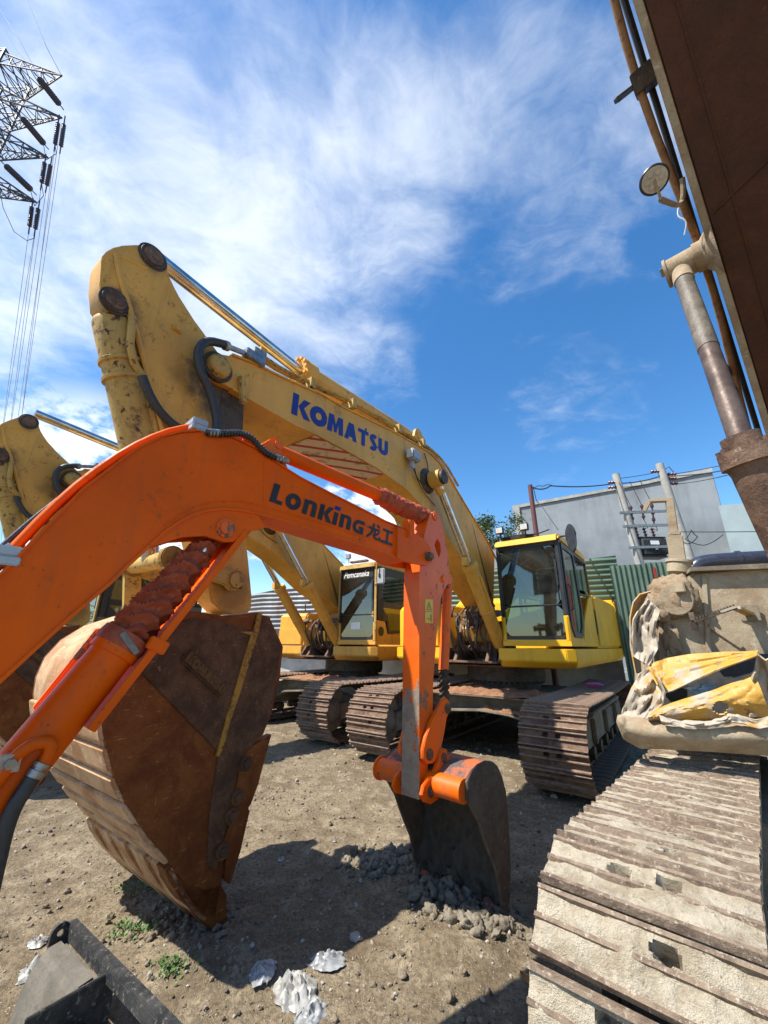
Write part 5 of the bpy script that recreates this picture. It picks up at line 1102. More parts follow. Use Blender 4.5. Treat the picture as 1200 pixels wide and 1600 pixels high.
# weeds
def weeds(name, px, py, n, rad, label, cat):
    c = onz(px, py); mb = MB(); r = random.Random(px)
    for i in range(n):
        x = r.gauss(0, rad); y = r.gauss(0, rad*.7); z = gh(c.x+x, c.y+y); a = r.uniform(0, 6.3); L = r.uniform(.012, .03); w = L*.28; d = Vector((math.cos(a), math.sin(a), r.uniform(.3, 1.4))).normalized(); sd = Vector((-d.y, d.x, 0)).normalized()*w; p = Vector((x, y, z+r.uniform(0, .02)))
        mb._new([p, p+d*L*.5+sd, p+d*L, p+d*L*.5-sd], [(0, 1, 2, 3)])
    o = mb.done(name, mt['leaf'], None, smooth=False); o.location = (c.x, c.y, 0); tag(o, label, cat, None); o['kind'] = 'stuff'; return o
def leafmat(name, a, b_):
    m, nt, b = new_mat(name); k = NT(nt); n = k.noise(3, 3); k.l(k.mix(k.ramp(n, .35, .65), a, b_), b.inputs['Base Color']); b.inputs['Roughness'].default_value = .6
    b.inputs['Subsurface Weight'].default_value = 0.0; return m
mt['leaf'] = leafmat('weed_leaf', (.06, .13, .025), (.12, .20, .05)); mt['foliage'] = leafmat('tree_leaf', (.035, .07, .02), (.08, .13, .04))
weeds('weed_patch', 205, 1455, 260, .07, 'small green weeds sprouting left of the big rusty bucket tip', 'weeds')
weeds('weed_patch', 262, 1530, 150, .05, 'small tuft of weeds close to the black steel box at the bottom', 'weeds')
weeds('weed_patch', 215, 1385, 120, .08, 'sparse weeds in loose dirt under the teeth of the rusty bucket', 'weeds')
weeds('weed_patch', 672, 1408, 60, .03, 'tiny weeds among the grey clods by the small bucket', 'weeds')
# ------------------------------------------------------------------ scrap and litter
A = onz(112, 1440, .33); Bq = onz(292, 1625, .33); dx = (Bq-A).normalized(); pe = Vector((dx.y, -dx.x, 0))
if pe.x > 0: pe = -pe
fA = Matrix((dx, pe, Vector((0, 0, 1)))).transposed().to_4x4(); fA.translation = (A.x, A.y, 0)
sb = root('scrap_steel_box', 'dusty black steel attachment with a bolt-holed lug lying in the bottom left corner', 'scrap metal', loc=(A.x, A.y, 0)); T0 = Matrix.Translation((-A.x, -A.y, 0)) @ fA
mt['blk'] = crust('scuffed_black_paint', (.025, .026, .027), (.06, .058, .054), (.24, .21, .17), sc=4, a=.5, a2=.55, bump=.2, rough=.5, dist=.005)
mt['blkdust'] = crust('dust_covered_black_steel', (.12, .105, .082), (.17, .15, .118), (.035, .037, .04), sc=2.2, a=.5, a2=.58, bump=.3, rough=.9)
Lq = (Bq-A).length
m = MB(); m.box((Lq/2, .0, .33), (Lq, .042, .014)); m.box((Lq/2, .018, .305), (Lq, .010, .05)); m.bevel(.003).done('top_flange', mt['blk'], sb, tr=T0)
m = MB(); lgp = [(.0, .20), (.085, .20), (.084, .315)] + [(.045+.039*math.cos(a), .318+.039*math.sin(a)) for a in [i*math.pi/10 for i in range(11)]] + [(.0, .28)]
m.prism([(q, z) for q, z in lgp], .0, .014, ax='s', holes=[[(.045+.014*math.cos(i*.6), .318+.014*math.sin(i*.6)) for i in range(10)]]); m.b.transform(Matrix.Rotation(R(90), 4, 'Z') @ Matrix.Identity(4)); m.done('lug', mt['blk'], sb, tr=T0 @ Matrix.Translation((.03, .005, 0)))
m = MB(); m.prism([(.03, .30), (.12, .29), (.17, .18), (.20, .0), (.02, .0), (.0, .15)], .03, Lq*.42, ax='s'); m.b.transform(Matrix(((0, 1, 0, 0), (1, 0, 0, 0), (0, 0, 1, 0), (0, 0, 0, 1)))); m.bevel(.02, 3).done('side_plate', mt['blkdust'], sb, tr=T0)
m = MB(); m.box((Lq*.44, .13, .20), (.014, .30, .22)); m.bevel(.003).done('cross_plate', mt['blk'], sb, tr=T0)
m = MB(); m.cyl((Lq*.46, .12, .12), (Lq*.95, .12, .12), .085, n=28); m.box((Lq*.7, .3, .05), (Lq*.5, .3, .05)); m.bevel(.006).done('drum', crust('olive_drum', (.06, .07, .055), (.10, .10, .075), (.18, .16, .12), sc=3, bump=.2, rough=.7), sb, tr=T0)
def trash(px, py, sx, sy, h, label, mat, seed, name='plastic_bag'):
    c = onz(px, py); mb = MB(); z0 = gh(c.x, c.y); sx *= 1.25; sy *= 1.25; h *= .55; r = random.Random(seed); rot = r.uniform(0, 3.1)
    def fn(u, v):
        a = (u-.5)*2; b = (v-.5)*2; q = Vector((a*2.2+seed, b*2.2, seed)); k = noise.noise(q); rr = 1-.25*abs(a*b)
        n2 = abs(noise.noise(q*1.2))*1.5 + .5*abs(noise.noise(Vector((q.x*3.4, q.y*1.1, q.z)))); x = a*sx*rr*(1+.4*k)+.05*sx*noise.noise(q*4); y = b*sy*rr*(1+.4*noise.noise(q+Vector((7, 0, 0))))
        X = x*math.cos(rot)-y*math.sin(rot); Y = x*math.sin(rot)+y*math.cos(rot)
        return (X, Y, max(.0, (1-a*a)*(1-b*b))*h*(.5+1.1*n2)+.006)
    mb.grid(fn, 26, 20); o = mb.done(name, mat, None, ang=40); o.location = (c.x, c.y, z0); tag(o, label, 'litter', 'plastic litter on the dirt'); return o
pw = plain('crumpled_plastic', (.30, .29, .26), .45, var=.5, sc=14); pc = plain('grey_plastic_film', (.30, .30, .29), .25, var=.35)
trash(62, 1508, .07, .06, .07, 'off-white crumpled plastic bag at the far left edge beside the black steel box', pw, 3)
trash(60, 1468, .04, .04, .04, 'small pale plastic scrap just above the off-white bag at left', pw, 8)
trash(410, 1532, .07, .05, .05, 'grey folded plastic film lying left of the biggest litter heap', pc, 12)
trash(462, 1555, .08, .10, .08, 'largest heap of silvery torn plastic at the bottom centre', pw, 21)
trash(512, 1510, .05, .08, .06, 'translucent plastic bag tipped upright right of the silvery heap', pc, 33)
trash(485, 1590, .07, .05, .05, 'dark torn plastic at the bottom edge below the silvery heap', pc, 41)
trash(440, 1335, .03, .02, .02, 'small bluish plastic scrap in the shadow beside the rusty bucket', pc, 50)
trash(523, 1312, .015, .012, .02, 'tiny white scrap in the shadow left of the small orange bucket', pw, 55)
p = (B.m @ B.S(1104, 1080, .12)); m = MB(); lump(m, (0, 0, 0), .055, 12, (1.7, .8, .75), 3, .6); o = m.done('plastic_bag', plain('pale_blue_plastic', (.25, .33, .36), .3, var=.3), None, ang=30); o.location = p; tag(o, 'pale blue plastic bag stuffed inside the torn yellow bumper', 'litter')
p = K.m @ Vector((1.75, 6.0, 1.0)); m = MB(); lump(m, (0, 0, 0), .09, 2, (1.6, .9, .35), 3, .5); o = m.done('pink_cloth', plain('pink_cloth', (.55, .10, .28), .8), None); o.location = p; tag(o, 'small pink cloth left on the track beneath the nearest cab', 'cloth')
for i, (x, y, s_, lb) in enumerate(((866, 1242, .035, 'pale stone beside the foot of the right-hand rusty track'), (556, 1465, .035, 'lone pale clod in the sun in front of the small bucket'), (812, 1172, .03, 'dark clod on the open dirt left of the rusty track front'), (1118, 1555, .0, ''))):
    if not s_: continue
    c = onz(x, y); m = MB(); lump(m, (0, 0, 0), s_, i*3.1, (1, .8, .7), 3, .4); o = m.done('stone', gm[1] if i < 2 else gm[2], None, ang=40); o.location = (c.x, c.y, gh(c.x, c.y)+s_*.4); tag(o, lb, 'stone')
c = onz(826, 1545); m = MB(); m.grid(lambda u, v: ((u-.5)*.13, (v-.5)*.035*math.sin(math.pi*min(1, max(0.02, u))), .012+.02*(2*v-1)**2+.01*math.sin(u*3)), 16, 6, thick=.0008); o = m.done('dead_leaf', plain('brown_leaf', (.36, .19, .07), .7), None); o.location = (c.x, c.y, gh(c.x, c.y)+.01); o.rotation_euler = (0, 0, 1.9); tag(o, 'curled brown dead leaf on the dirt just left of the nearest track', 'leaf')
# ------------------------------------------------------------------ background
def wall(name, label, cat, a, b_, th, mat, base=0.0, group=None, parent=None, ret=None):
    """a,b_: (px, py_top, k). solid slab from the ground up to the top points"""
    A = at(*a); Bb = at(*b_); d = Vector((Bb.x-A.x, Bb.y-A.y, 0)); L = d.length; d /= L; n = Vector((-d.y, d.x, 0))
    if n.y < 0: n = -n
    F = Matrix((d, n, Vector((0, 0, 1)))).transposed().to_4x4(); F.translation = (A.x, A.y, 0)
    m = MB(); m.prism([(0, base), (L, base), (L, Bb.z), (0, A.z)], 0, th, ax='s'); o = m.bevel(.02).done(name, mat, parent)
    if parent is None: o.matrix_world = F; tag(o, label, cat, group)
    return o, F, L, A.z, Bb.z
m, nt, b = new_mat('grey_render_wall'); k = NT(nt)
st = k.noise(1, 6, .7, vec=k.vec((1.2, 1.2, .12))); c = k.mix(k.ramp(k.noise(.35, 7, .7), .35, .65), (.18, .20, .215), (.26, .28, .29)); c = k.mix(k.math('MULTIPLY', k.ramp(st, .45, .75), .5), c, (.085, .095, .10))
c = k.mix(k.ramp(k.noise(.9, 8, .75), .62, .68), c, (.46, .47, .46)); k.l(c, b.inputs['Base Color']); b.inputs['Roughness'].default_value = .95; k.bump(k.noise(3, 6), .2, .03, b); mt['greywall'] = m
mt['conc'] = crust('weathered_concrete', (.30, .29, .26), (.40, .39, .35), (.20, .19, .17), sc=.8, a=.5, a2=.6, bump=.3, rough=.95)
bd = root('grey_building', 'tall blank grey rendered wall of a building behind the pole-mounted transformer', 'building', loc=(9, 22, 0))
def sub(o, F, par): o.parent = par; o.matrix_world = F
o, F, L, za, zb = wall('wall', '', '', (812, 794, 21), (1113, 738, 17.5), 6, mt['greywall']); 
for k_ in ('label', 'category'): del o[k_]
bpy.context.view_layer.update(); o.parent = bd; o.matrix_parent_inverse = Matrix.Translation((-9, -22, 0))
m = MB(); m.prism([(-.35, 0), (.0, 0), (.0, za+.05), (-.35, za+.05)], -.1, 6, ax='s'); m.prism([(-.35, za), (L*.5, (za+zb)/2), (L, zb), (L, zb+.18), (L*.5, (za+zb)/2+.14), (-.35, za+.16)], -.08, .25, ax='s'); q = m.done('parapet', mt['conc'], bd); q.matrix_parent_inverse = Matrix.Translation((-9, -22, 0)); q.matrix_world = F
bpy.context.view_layer.update()
bd2 = root('low_building', 'low pale panelled building with a dark roof edge behind the boom cylinder at right', 'building', loc=(14, 16, 0))
o, F, L, za, zb = wall('wall', '', '', (1122, 790, 15.5), (1330, 770, 13), 5, plain('pale_blue_grey_panel', (.24, .30, .31), .8, var=.1, sc=1.5))
for k_ in ('label', 'category'): del o[k_]
o.parent = bd2; o.matrix_parent_inverse = Matrix.Translation((-14, -16, 0))
m = MB(); m.prism([(-.1, za), (L, zb), (L, zb+.35), (-.1, za+.35)], -.5, 5, ax='s'); q = m.done('roof', mt['darksteel'], bd2); q.matrix_parent_inverse = Matrix.Translation((-14, -16, 0)); q.matrix_world = F
m = MB(); m.box((.55, -.12, (za)/2), (.45, .24, za)); m.box((3.2, -.12, za/2), (.45, .24, za)); q = m.done('column', mt['conc'], bd2); q.matrix_parent_inverse = Matrix.Translation((-14, -16, 0)); q.matrix_world = F
m = MB(); m.tube([(.05, -.15, za+.2), (-.0, -.15, za*.5), (.12, -.15, 0)], .05, 8); q = m.done('drain_pipe', mt['rubber'], bd2); q.matrix_parent_inverse = Matrix.Translation((-14, -16, 0)); q.matrix_world = F
def corrugated(name, label, cat, a, b_, zb0, mat, horiz=True, pitch=.11, amp=.022, group=None, ragged=0.0):
    A = at(*a); Bb = at(*b_); d = Vector((Bb.x-A.x, Bb.y-A.y, 0)); L = d.length; d /= L; n = Vector((-d.y, d.x, 0))
    if n.y < 0: n = -n
    F = Matrix((d, n, Vector((0, 0, 1)))).transposed().to_4x4(); F.translation = (A.x, A.y, 0); mb = MB(); hmax = max(A.z, Bb.z)
    def top(t): return A.z+(Bb.z-A.z)*t + ragged*noise.noise(Vector((math.floor(t*L/.9)*3.3, 0, 0)))
    if horiz:
        nr = int((hmax-zb0)/pitch*8); nc = max(4, int(L/.9))
        def fn(u, v):
            z = zb0 + (top(u)-zb0)*v; x = u*L; sh = .01*noise.noise(Vector((math.floor(x/.9)*1.7, 5, 0)))
            return (x, sh+amp*math.sin(2*math.pi*(z+.03*noise.noise(Vector((x*.8, 0, 0))))/pitch)+.02*noise.noise(Vector((x*.5, z*.5, 0))), z)
        mb.grid(fn, nc*3, nr)
    else:
        nc = int(L/pitch*8)
        def fn(u, v): x = u*L; z = zb0+(top(u)-zb0)*v; return (x, amp*math.sin(2*math.pi*x/pitch)+.03*noise.noise(Vector((x*.7, z*.7, 3))), z)
        mb.grid(fn, nc, 10)
    mb.b.normal_update(); bmesh.ops.solidify(mb.b, geom=mb.b.faces[:], thickness=.004)
    o = mb.done(name, mat, None, ang=70); o.matrix_world = F; tag(o, label, cat, group); return F, L
def sheetmat(name, c1, c2, rustamt=.5):
    m, nt, b = new_mat(name); k = NT(nt); n = k.noise(.9, 8, .7); sx = k.noise(1, 4, .6, vec=k.vec((1.1, 1, .2)))
    c = k.mix(k.ramp(n, .35, .65), c1, c2); c = k.mix(k.math('MULTIPLY', k.ramp(k.math('ADD', k.math('MULTIPLY', n, .5), k.math('MULTIPLY', sx, .5)), .56, .68), rustamt), c, (.20, .09, .045))
    k.l(c, b.inputs['Base Color']); b.inputs['Roughness'].default_value = .45; b.inputs['Metallic'].default_value = .15; return m
grn = sheetmat('green_roof_sheet', (.065, .115, .078), (.11, .16, .115), .8); gry = sheetmat('weathered_zinc_sheet', (.17, .175, .18), (.25, .25, .25), .8)
corrugated('corrugated_fence', 'green sheet fence with horizontal ribs behind the cabs of the yellow excavators', 'fence', (556, 912, 14.5), (962, 868, 11.6), 1.35, grn, True, .15, .03)
corrugated('corrugated_fence', 'green sheet fence with vertical ribs in front of the transformer', 'fence', (952, 884, 11.2), (1110, 876, 10.6), 0.0, grn, False, .13, .03, ragged=.08)
corrugated('corrugated_fence', 'grey weathered horizontal-ribbed sheet wall left of the middle cab', 'fence', (360, 934, 17.5), (560, 900, 14.6), 2.15, gry, True, .17, .035)
wall('concrete_wall', 'low off-white concrete wall running under the ribbed sheets behind the excavators', 'wall', (340, 985, 18.0), (962, 968, 11.75), .2, plain('offwhite_render', (.50, .50, .47), .9, var=.2, sc=2))
wall('red_post', 'thin red post standing against the vertical-ribbed green fence', 'post', (1021, 886, 10.7), (1025, 886, 10.7), .06, plain('red_post', (.28, .03, .02), .6))
pa = at(1090, 870, 10.9)
# far hazy block to close the view under the left sky, and roof behind the fence
wall('distant_shed', 'pale distant shed roof just above the green fence behind the tree', 'building', (742, 858, 19), (800, 852, 19), 3, plain('pale_roof', (.42, .44, .42), .7))
# trees
def tree(px, py, k_, rad, n, label, seed, trunk_h=None):
    c = at(px, py, k_); t = root('tree', label, 'tree', loc=(c.x, c.y, 0), group=None); r = random.Random(seed); m = MB()
    m.tube([(0, 0, 0), (.05, .02, c.z*.5), (-.03, 0, c.z*.8), (.0, 0, c.z)], [.13, .11, .10, .06], 10, 1)
    ends = []
    for i in range(9):
        a = r.uniform(0, 6.3); e = Vector((math.cos(a)*rad*r.uniform(.4, .95), math.sin(a)*rad*r.uniform(.4, .95), c.z+rad*r.uniform(-.4, .95))); s = Vector((0, 0, c.z*r.uniform(.72, .95))); m.tube([s, s.lerp(e, .5)+Vector((0, 0, .1)), e], [.045, .03, .012], 6, 1); ends.append(e)
    m.done('trunk', plain('bark', (.10, .075, .05), .9), t); m = MB()
    for i in range(n):
        e = r.choice(ends); q = e + Vector((r.gauss(0, 1), r.gauss(0, 1), r.gauss(0, .8)))*rad*.22; L = r.uniform(.07, .14); d = Vector((r.gauss(0, 1), r.gauss(0, 1), r.gauss(0, .6)-.2)).normalized(); s = d.orthogonal().normalized(); s = (Matrix.Rotation(r.uniform(0, 6.3), 3, d) @ s)*L*.26
        m._new([q, q+d*L*.5+s, q+d*L, q+d*L*.5-s], [(0, 1, 2, 3)])
    m.done('crown', mt['foliage'], t, smooth=False); return t
tree(778, 838, 15.5, .85, 2600, 'small leafy green tree rising beside the nearest cab roof', 4)
tree(232, 868, 19, 1.3, 2200, 'tree with sparse leaves seen under the bend of the orange boom', 6)
tree(300, 900, 24, 1.8, 1600, 'tree half hidden behind the lower arm of the lettered excavator', 9)
# utility poles
def pole(px0, py0, px1, py1, k_, r0, label, mat, cat='pole', name='utility_pole', grp=None):
    t = at(px0, py0, k_); b0 = at(px1, py1, k_-.0); d = (b0-t); f = t.z/(t.z-b0.z) if abs(t.z-b0.z) > .1 else 1; base = Vector((t.x+(b0.x-t.x)*min(f, 2.0)*.45, t.y+.0, 0))
    m = MB(); m.cyl(Vector((0, 0, 0)), t-base, r0*1.25, r0, 16); o = m.done(name, mat, None); o.location = base; tag(o, label, cat, grp); return t, base
t1p, b1p = pole(962, 741, 986, 886, 15.0, .13, 'left concrete pole of the pair carrying the transformer', mt['conc'], grp='concrete poles carrying the transformer')
t2p, b2p = pole(1030, 725, 1060, 870, 14.6, .13, 'right taller concrete pole of the pair carrying the transformer', mt['conc'], grp='concrete poles carrying the transformer')
pole(828, 758, 832, 832, 11.0, .06, 'thin dark red pole rising behind the nearest cab roof', plain('red_oxide', (.10, .03, .03), .6))
def stack(mb, p, q, r, n=5):
    prof = []
    for i in range(n): prof += [((i+.02)/n, r*.45), ((i+.35)/n, r), ((i+.6)/n, r), ((i+.7)/n, r*.45)]
    mb.lathe(p, q, [(0, r*.4)]+prof+[(1, r*.4)], 12)
def pole_at(t, b_, z): f = z/t.z; return Vector((b_.x+(t.x-b_.x)*f, b_.y+(t.y-b_.y)*f, z))
for (py, lab) in ((804, 'upper galvanised crossbar bolted between the two concrete poles'), (827, 'middle galvanised crossbar between the two concrete poles'), (862, 'lowest crossbar under the transformer between the concrete poles')):
    z = at(1000, py, 14.6).z; p, q = pole_at(t1p, b1p, z), pole_at(t2p, b2p, z); d = (q-p).normalized(); p -= d*.3+Vector((0, .17, 0)); q += d*.2-Vector((0, .17, 0))*-1
    q.y -= .0; m = MB(); m.bar((0, 0, 0), q-p, .07, .09); o = m.done('crossbar', mt['steel'], None); o.location = p; tag(o, lab, 'crossbar', 'crossbars between the poles')
tc = at(1014, 857, 14.3); tr = root('transformer', 'dark finned transformer hung between the two concrete poles', 'transformer', loc=tc)
m = MB(); m.box((0, 0, 0), (.84, .5, .62)); m.box((0, 0, .34), (.95, .6, .05)); m.box((0, 0, -.34), (.9, .5, .05)); m.bevel(.01).done('tank', mt['rubber'], tr)
m = MB()
for i in range(17): m.box((-.4+.05*i, -.31, 0), (.014, .14, .56))
m.done('cooling_fins', plain('fin_grey', (.06, .065, .07), .5), tr)
m = MB(); m.box((-.02, -.40, .12), (.3, .01, .14)); m.box((.0, -.40, -.08), (.1, .01, .1)); m.done('name_plate', mt['white'], tr)
for i, dxx in enumerate((-.3, 0, .3)):
    m = MB(); stack(m, (dxx, 0, .36), (dxx-.05, 0, .78), .06, 4); m.done('bushing', plain('brown_porcelain', (.10, .03, .03), .3), tr)
for i, (x, y0_, y1_) in enumerate(((985, 790, 815), (1002, 788, 812), (1018, 786, 818))):
    m = MB(); p = at(x, y0_, 14.4); q = at(x+4, y1_, 14.4); stack(m, Vector((0, 0, 0)), q-p, .06, 3); m.tube([(0, 0, 0), (-.25, 0, .9)], .012, 6); m.tube([q-p, (q-p)*1.0+Vector((.1, 0, -.3)), Vector((tc.x-p.x-.3+.3*i, tc.y-p.y, tc.z+.75-p.z))], .012, 6, 1); o = m.done('fuse_insulator', plain('dark_porcelain', (.07, .03, .035), .3), None); o.location = p
    tag(o, ('leftmost', 'middle', 'rightmost')[i]+' of the three fuse insulators hanging above the transformer', 'insulator', 'fuse insulators above the transformer')
for i, (x, y, tpp) in enumerate(((957, 754, t1p), (957, 762, t1p), (1024, 737, t2p), (1050, 741, t2p), (1050, 748, t2p), (1052, 756, t2p))):
    p = at(x, y, tpp.y/ray(x, y).y); m = MB(); q = Vector((.0, 0, 0)); stack(m, (-.17, 0, 0), (.17, 0, .02), .06, 3); o = m.done('line_insulator', bpy.data.materials['brown_porcelain'], None); o.location = p
    tag(o, ['upper brown insulator at the left concrete pole top', 'lower brown insulator at the left concrete pole top', 'brown insulator on the left of the taller pole top', 'top one of three brown insulators right of the taller pole', 'middle one of three brown insulators right of the taller pole', 'lowest of three brown insulators right of the taller pole'][i], 'insulator', 'brown insulators on the pole tops')
def wire(pts, r, label, sag=0.0, mat=None, group='thin overhead wires', name='power_line'):
    P = [Vector(p) for p in pts]; m = MB(); out = []
    for a, b_ in zip(P, P[1:]):
        for i in range(8): t = i/8; out.append(a.lerp(b_, t)-Vector((0, 0, sag*4*t*(1-t))) - P[0])
    out.append(P[-1]-P[0]); m.tube(out, r, 6); o = m.done(name, mat or mt['hose'], None); o.location = P[0]; tag(o, label, 'wire', group)
wire([at(833, 762, 11.0), at(860, 759, 13), at(962, 755, 14.9), at(1032, 744, 14.6), at(1150, 731, 13), at(1320, 708, 12)], .022, 'thick black cable from the red pole past both concrete pole tops', .08)
wire([at(962, 748, 14.9), at(1030, 737, 14.6), at(1045, 729, 14.6), at(1056, 740, 14.6)], .012, 'thin looping jumper wire joining the two concrete pole tops', .03)
wire([at(1050, 741, 14.6), at(1150, 722, 13), at(1320, 690, 12)], .013, 'upper thin wire leaving the taller pole to the right', .03)
wire([at(962, 762, 14.9), at(1030, 752, 14.6), at(1052, 757, 14.6), at(1150, 739, 13), at(1320, 716, 12)], .013, 'lowest thin wire through both pole tops to the right', .05)
wire([at(833, 760, 11.0), at(838, 782, 11), at(850, 796, 10.5), at(872, 828, 9.5)], .010, 'stay wire slanting from the red pole top down to the cab roof', 0)
wire([at(833, 764, 11.0), at(848, 760, 11.2), at(866, 760, 11.4)], .010, 'short loop of wire at the red pole top', -.05)
wire([at(1060, 840, 13), at(1075, 850, 13), at(1090, 838, 13), at(1080, 828, 13), at(1070, 842, 13), at(1100, 852, 13), at(1130, 835, 13)], .014, 'tangled black cable loop hanging against the grey wall', .05)
wire([at(1062, 831, 13.2), at(1250, 829, 12.5)], .013, 'straight dark wire crossing the foot of the grey wall', .02)
# ------------------------------------------------------------------ transmission tower
tw = at(-16, 150, 31); TW = root('transmission_tower', 'tall steel lattice tower with three stacked cross-arms at the upper left edge', 'pylon', loc=(tw.x, tw.y, 0)); tl0 = Vector((tw.x, tw.y, 0))
mt['galv'] = plain('weathered_galvanised', (.06, .065, .075), .6, .2, var=.2)
m = MB(); topz = at(0, 70, 31).z-1.0
def hw(z): return 1.15 if z > topz-14 else 1.15+(topz-14-z)*.10
zz = [0]; 
while zz[-1] < topz: zz.append(zz[-1]+ (3.2 if zz[-1] < topz-15 else 1.7))
for a, b_ in zip(zz, zz[1:]):
    h0, h1 = hw(a), hw(b_); cr = [(-1, -1), (1, -1), (1, 1), (-1, 1)]
    for i in range(4):
        j = (i+1) % 4; p = lambda c, h, z: (c[0]*h, c[1]*h, z)
        m.bar(p(cr[i], h0, a), p(cr[i], h1, b_), .13, .13); m.bar(p(cr[i], h0, a), p(cr[j], h1, b_), .06, .06); m.bar(p(cr[j], h0, a), p(cr[i], h1, b_), .06, .06); m.bar(p(cr[i], h1, b_), p(cr[j], h1, b_), .06, .06)
m.done('mast', mt['galv'], TW)
tips = [(97, 118, 31), (97, 184, 30.5), (75, 246, 30), (57, 316, 29.5)]
for (px, py, kk_) in tips:
    T_ = at(px, py, kk_)-tl0; m = MB(); rise = 1.6
    ch = [[Vector((1.15, y, T_.z+zo)) for y in (-1.15, 1.15)] for zo in (rise*.9, -.15)]
    ch[1] = [Vector((1.15, y, T_.z+.1-.0)) for y in (-1.15, 1.15)]
    nn_ = 6
    for lay in ch:
        for c0_ in lay: m.bar(c0_, T_, .08, .08)
    for k_ in range(nn_):
        f0, f1 = k_/nn_, (k_+1)/nn_
        U = [c.lerp(T_, f0) for c in ch[0]]; U1 = [c.lerp(T_, f1) for c in ch[0]]; D = [c.lerp(T_, f0) for c in ch[1]]; D1 = [c.lerp(T_, f1) for c in ch[1]]
        for s_ in (0, 1): m.bar(U[s_], D[s_], .045, .045); m.bar(D[s_], U1[s_], .045, .045)
        m.bar(D[0], D[1], .045, .045); m.bar(D[k_ % 2], D1[1-k_ % 2], .045, .045); m.bar(U[k_ % 2], U1[1-k_ % 2], .04, .04)
    m.done('cross_arm', mt['galv'], TW)
    # mirrored arm on the other side, outside the picture
    m = MB(); T2 = Vector((-T_.x, T_.y, T_.z))
    for lay in ch:
        for c0_ in lay: m.bar(Vector((-c0_.x, c0_.y, c0_.z)), T2, .10, .10)
    m.done('cross_arm', mt['galv'], TW)
ins = bpy.data.materials.new('dark_insulator'); ins = plain('dark_insulator_glass', (.035, .03, .05), .3)
def istring(a, b_, r, label):
    A_ = at(*a); B_ = at(*b_); m = MB(); n = 11; prof = []
    for i in range(n): prof += [((i+.1)/n, r*.75), ((i+.5)/n, r), ((i+.8)/n, r*.75)]
    m.lathe((0, 0, 0), B_-A_, [(0, r*.4)]+prof+[(1, r*.4)], 12); d = (B_-A_).normalized(); m.bar(-d*.7, Vector((0, 0, 0)), .06, .06); m.bar(B_-A_, B_-A_+d*.6, .06, .06); o = m.done('insulator_string', ins, None); o.location = A_; tag(o, label, 'insulator', 'insulator strings on the lattice tower')
nm = ('top', 'middle', 'lowest')
for i, (a, b_) in enumerate((((62, 124, 30.6), (92, 162, 30.6)), ((36, 186, 30.2), (68, 224, 30.2)), ((10, 260, 29.8), (48, 296, 29.8)))): istring(a, b_, .24, f'thick slanting insulator string at the {nm[i]} conductor arm of the tower')
for i, prs in enumerate(((((91, 192, 30.2), (86, 226, 30)), ((100, 194, 30.2), (95, 229, 30))), (((70, 254, 29.8), (65, 286, 29.6)), ((79, 258, 29.8), (73, 290, 29.6))), (((50, 323, 29.4), (46, 354, 29.2)), ((60, 326, 29.4), (55, 358, 29.2))))):
    for j, (a, b_) in enumerate(prs): istring(a, b_, .15, f'{("left", "right")[j]} one of the hanging insulator pair under the {nm[i]} arm tip')
wl = plain('aluminium_conductor', (.28, .30, .40), .4, .3)
lines = [(86, 226, 20), (95, 229, 14), (90, 228, 8), (65, 286, 2), (73, 290, -2), (46, 354, -10), (55, 358, -16)]
for i, (x, y, xe) in enumerate(lines):
    a = at(x, y, 30); b_ = at(xe-12, 905, 280); P = [a.lerp(b_, t)-Vector((0, 0, 10*4*t*(1-t)*.35)) for t in [j/24 for j in range(25)]]; m = MB(); m.tube([p-a for p in P], [.018+.09*(j/24) for j in range(25)], 6); o = m.done('conductor', wl, None); o.location = a
    tag(o, 'thin overhead conductor in the bundle running down from the tower at left', 'wire', 'conductors running from the tower')
for pts, lb in (([(30, -30, 32), (72, 72, 31), (95, 116, 31)], 'earth wire coming from the top edge to the highest arm tip of the tower'), ([(-8, 2, 33), (30, 62, 31.5), (62, 122, 30.7)], 'upper of the wires entering from the left corner to the tower'), ([(-8, 22, 33), (20, 70, 32), (56, 118, 30.7)], 'lower of the wires entering from the left corner to the tower'), ([(-6, 270, 30), (5, 325, 29.6), (22, 362, 29.4), (42, 376, 29.3), (54, 372, 29.2), (55, 358, 29.2)], 'drooping jumper loop below the lowest tower arm'), ([(68, 226, 30.2), (72, 250, 30.1), (88, 240, 30), (86, 226, 30)], 'short jumper loop beside the top hanging insulators'), ([(48, 298, 29.8), (54, 322, 29.7), (68, 306, 29.6), (65, 286, 29.6)], 'short jumper loop beside the middle hanging insulators')):
    wire([at(*p) for p in pts], .022, lb, 0, wl if 'loop' not in lb else mt['galv'], 'wires around the lattice tower')
# ------------------------------------------------------------------ light and sky
SUN = Vector((-.94, -.34, 0)).normalized(); EL = R(55)
sd = (SUN*math.cos(EL)+Vector((0, 0, math.sin(EL)))).normalized()
l = bpy.data.lights.new('sun', 'SUN'); l.energy = 5.0; l.angle = R(.53); l.color = (1, .955, .88); lo = bpy.data.objects.new('sun', l); COL.objects.link(lo); lo.rotation_euler = sd.to_track_quat('Z', 'Y').to_euler()
w = bpy.data.worlds.new('World'); SC.world = w; w.use_nodes = True; nt = w.node_tree; k = NT(nt, 'Generated')
bg = nt.nodes['Background']; sky = k.n('TexSky'); sky.sky_type = 'NISHITA'; sky.sun_disc = False; sky.sun_elevation = EL; sky.sun_rotation = math.atan2(sd.x, sd.y); sky.air_density = 1.0; sky.dust_density = .35; sky.ozone_density = 1.6; sky.altitude = 0
sx = k.n('SeparateXYZ'); k.l(k.tc, sx.inputs[0]); zc = k.math('MAXIMUM', sx.outputs[2], .03)
zz_ = k.math('ADD', zc, .12)
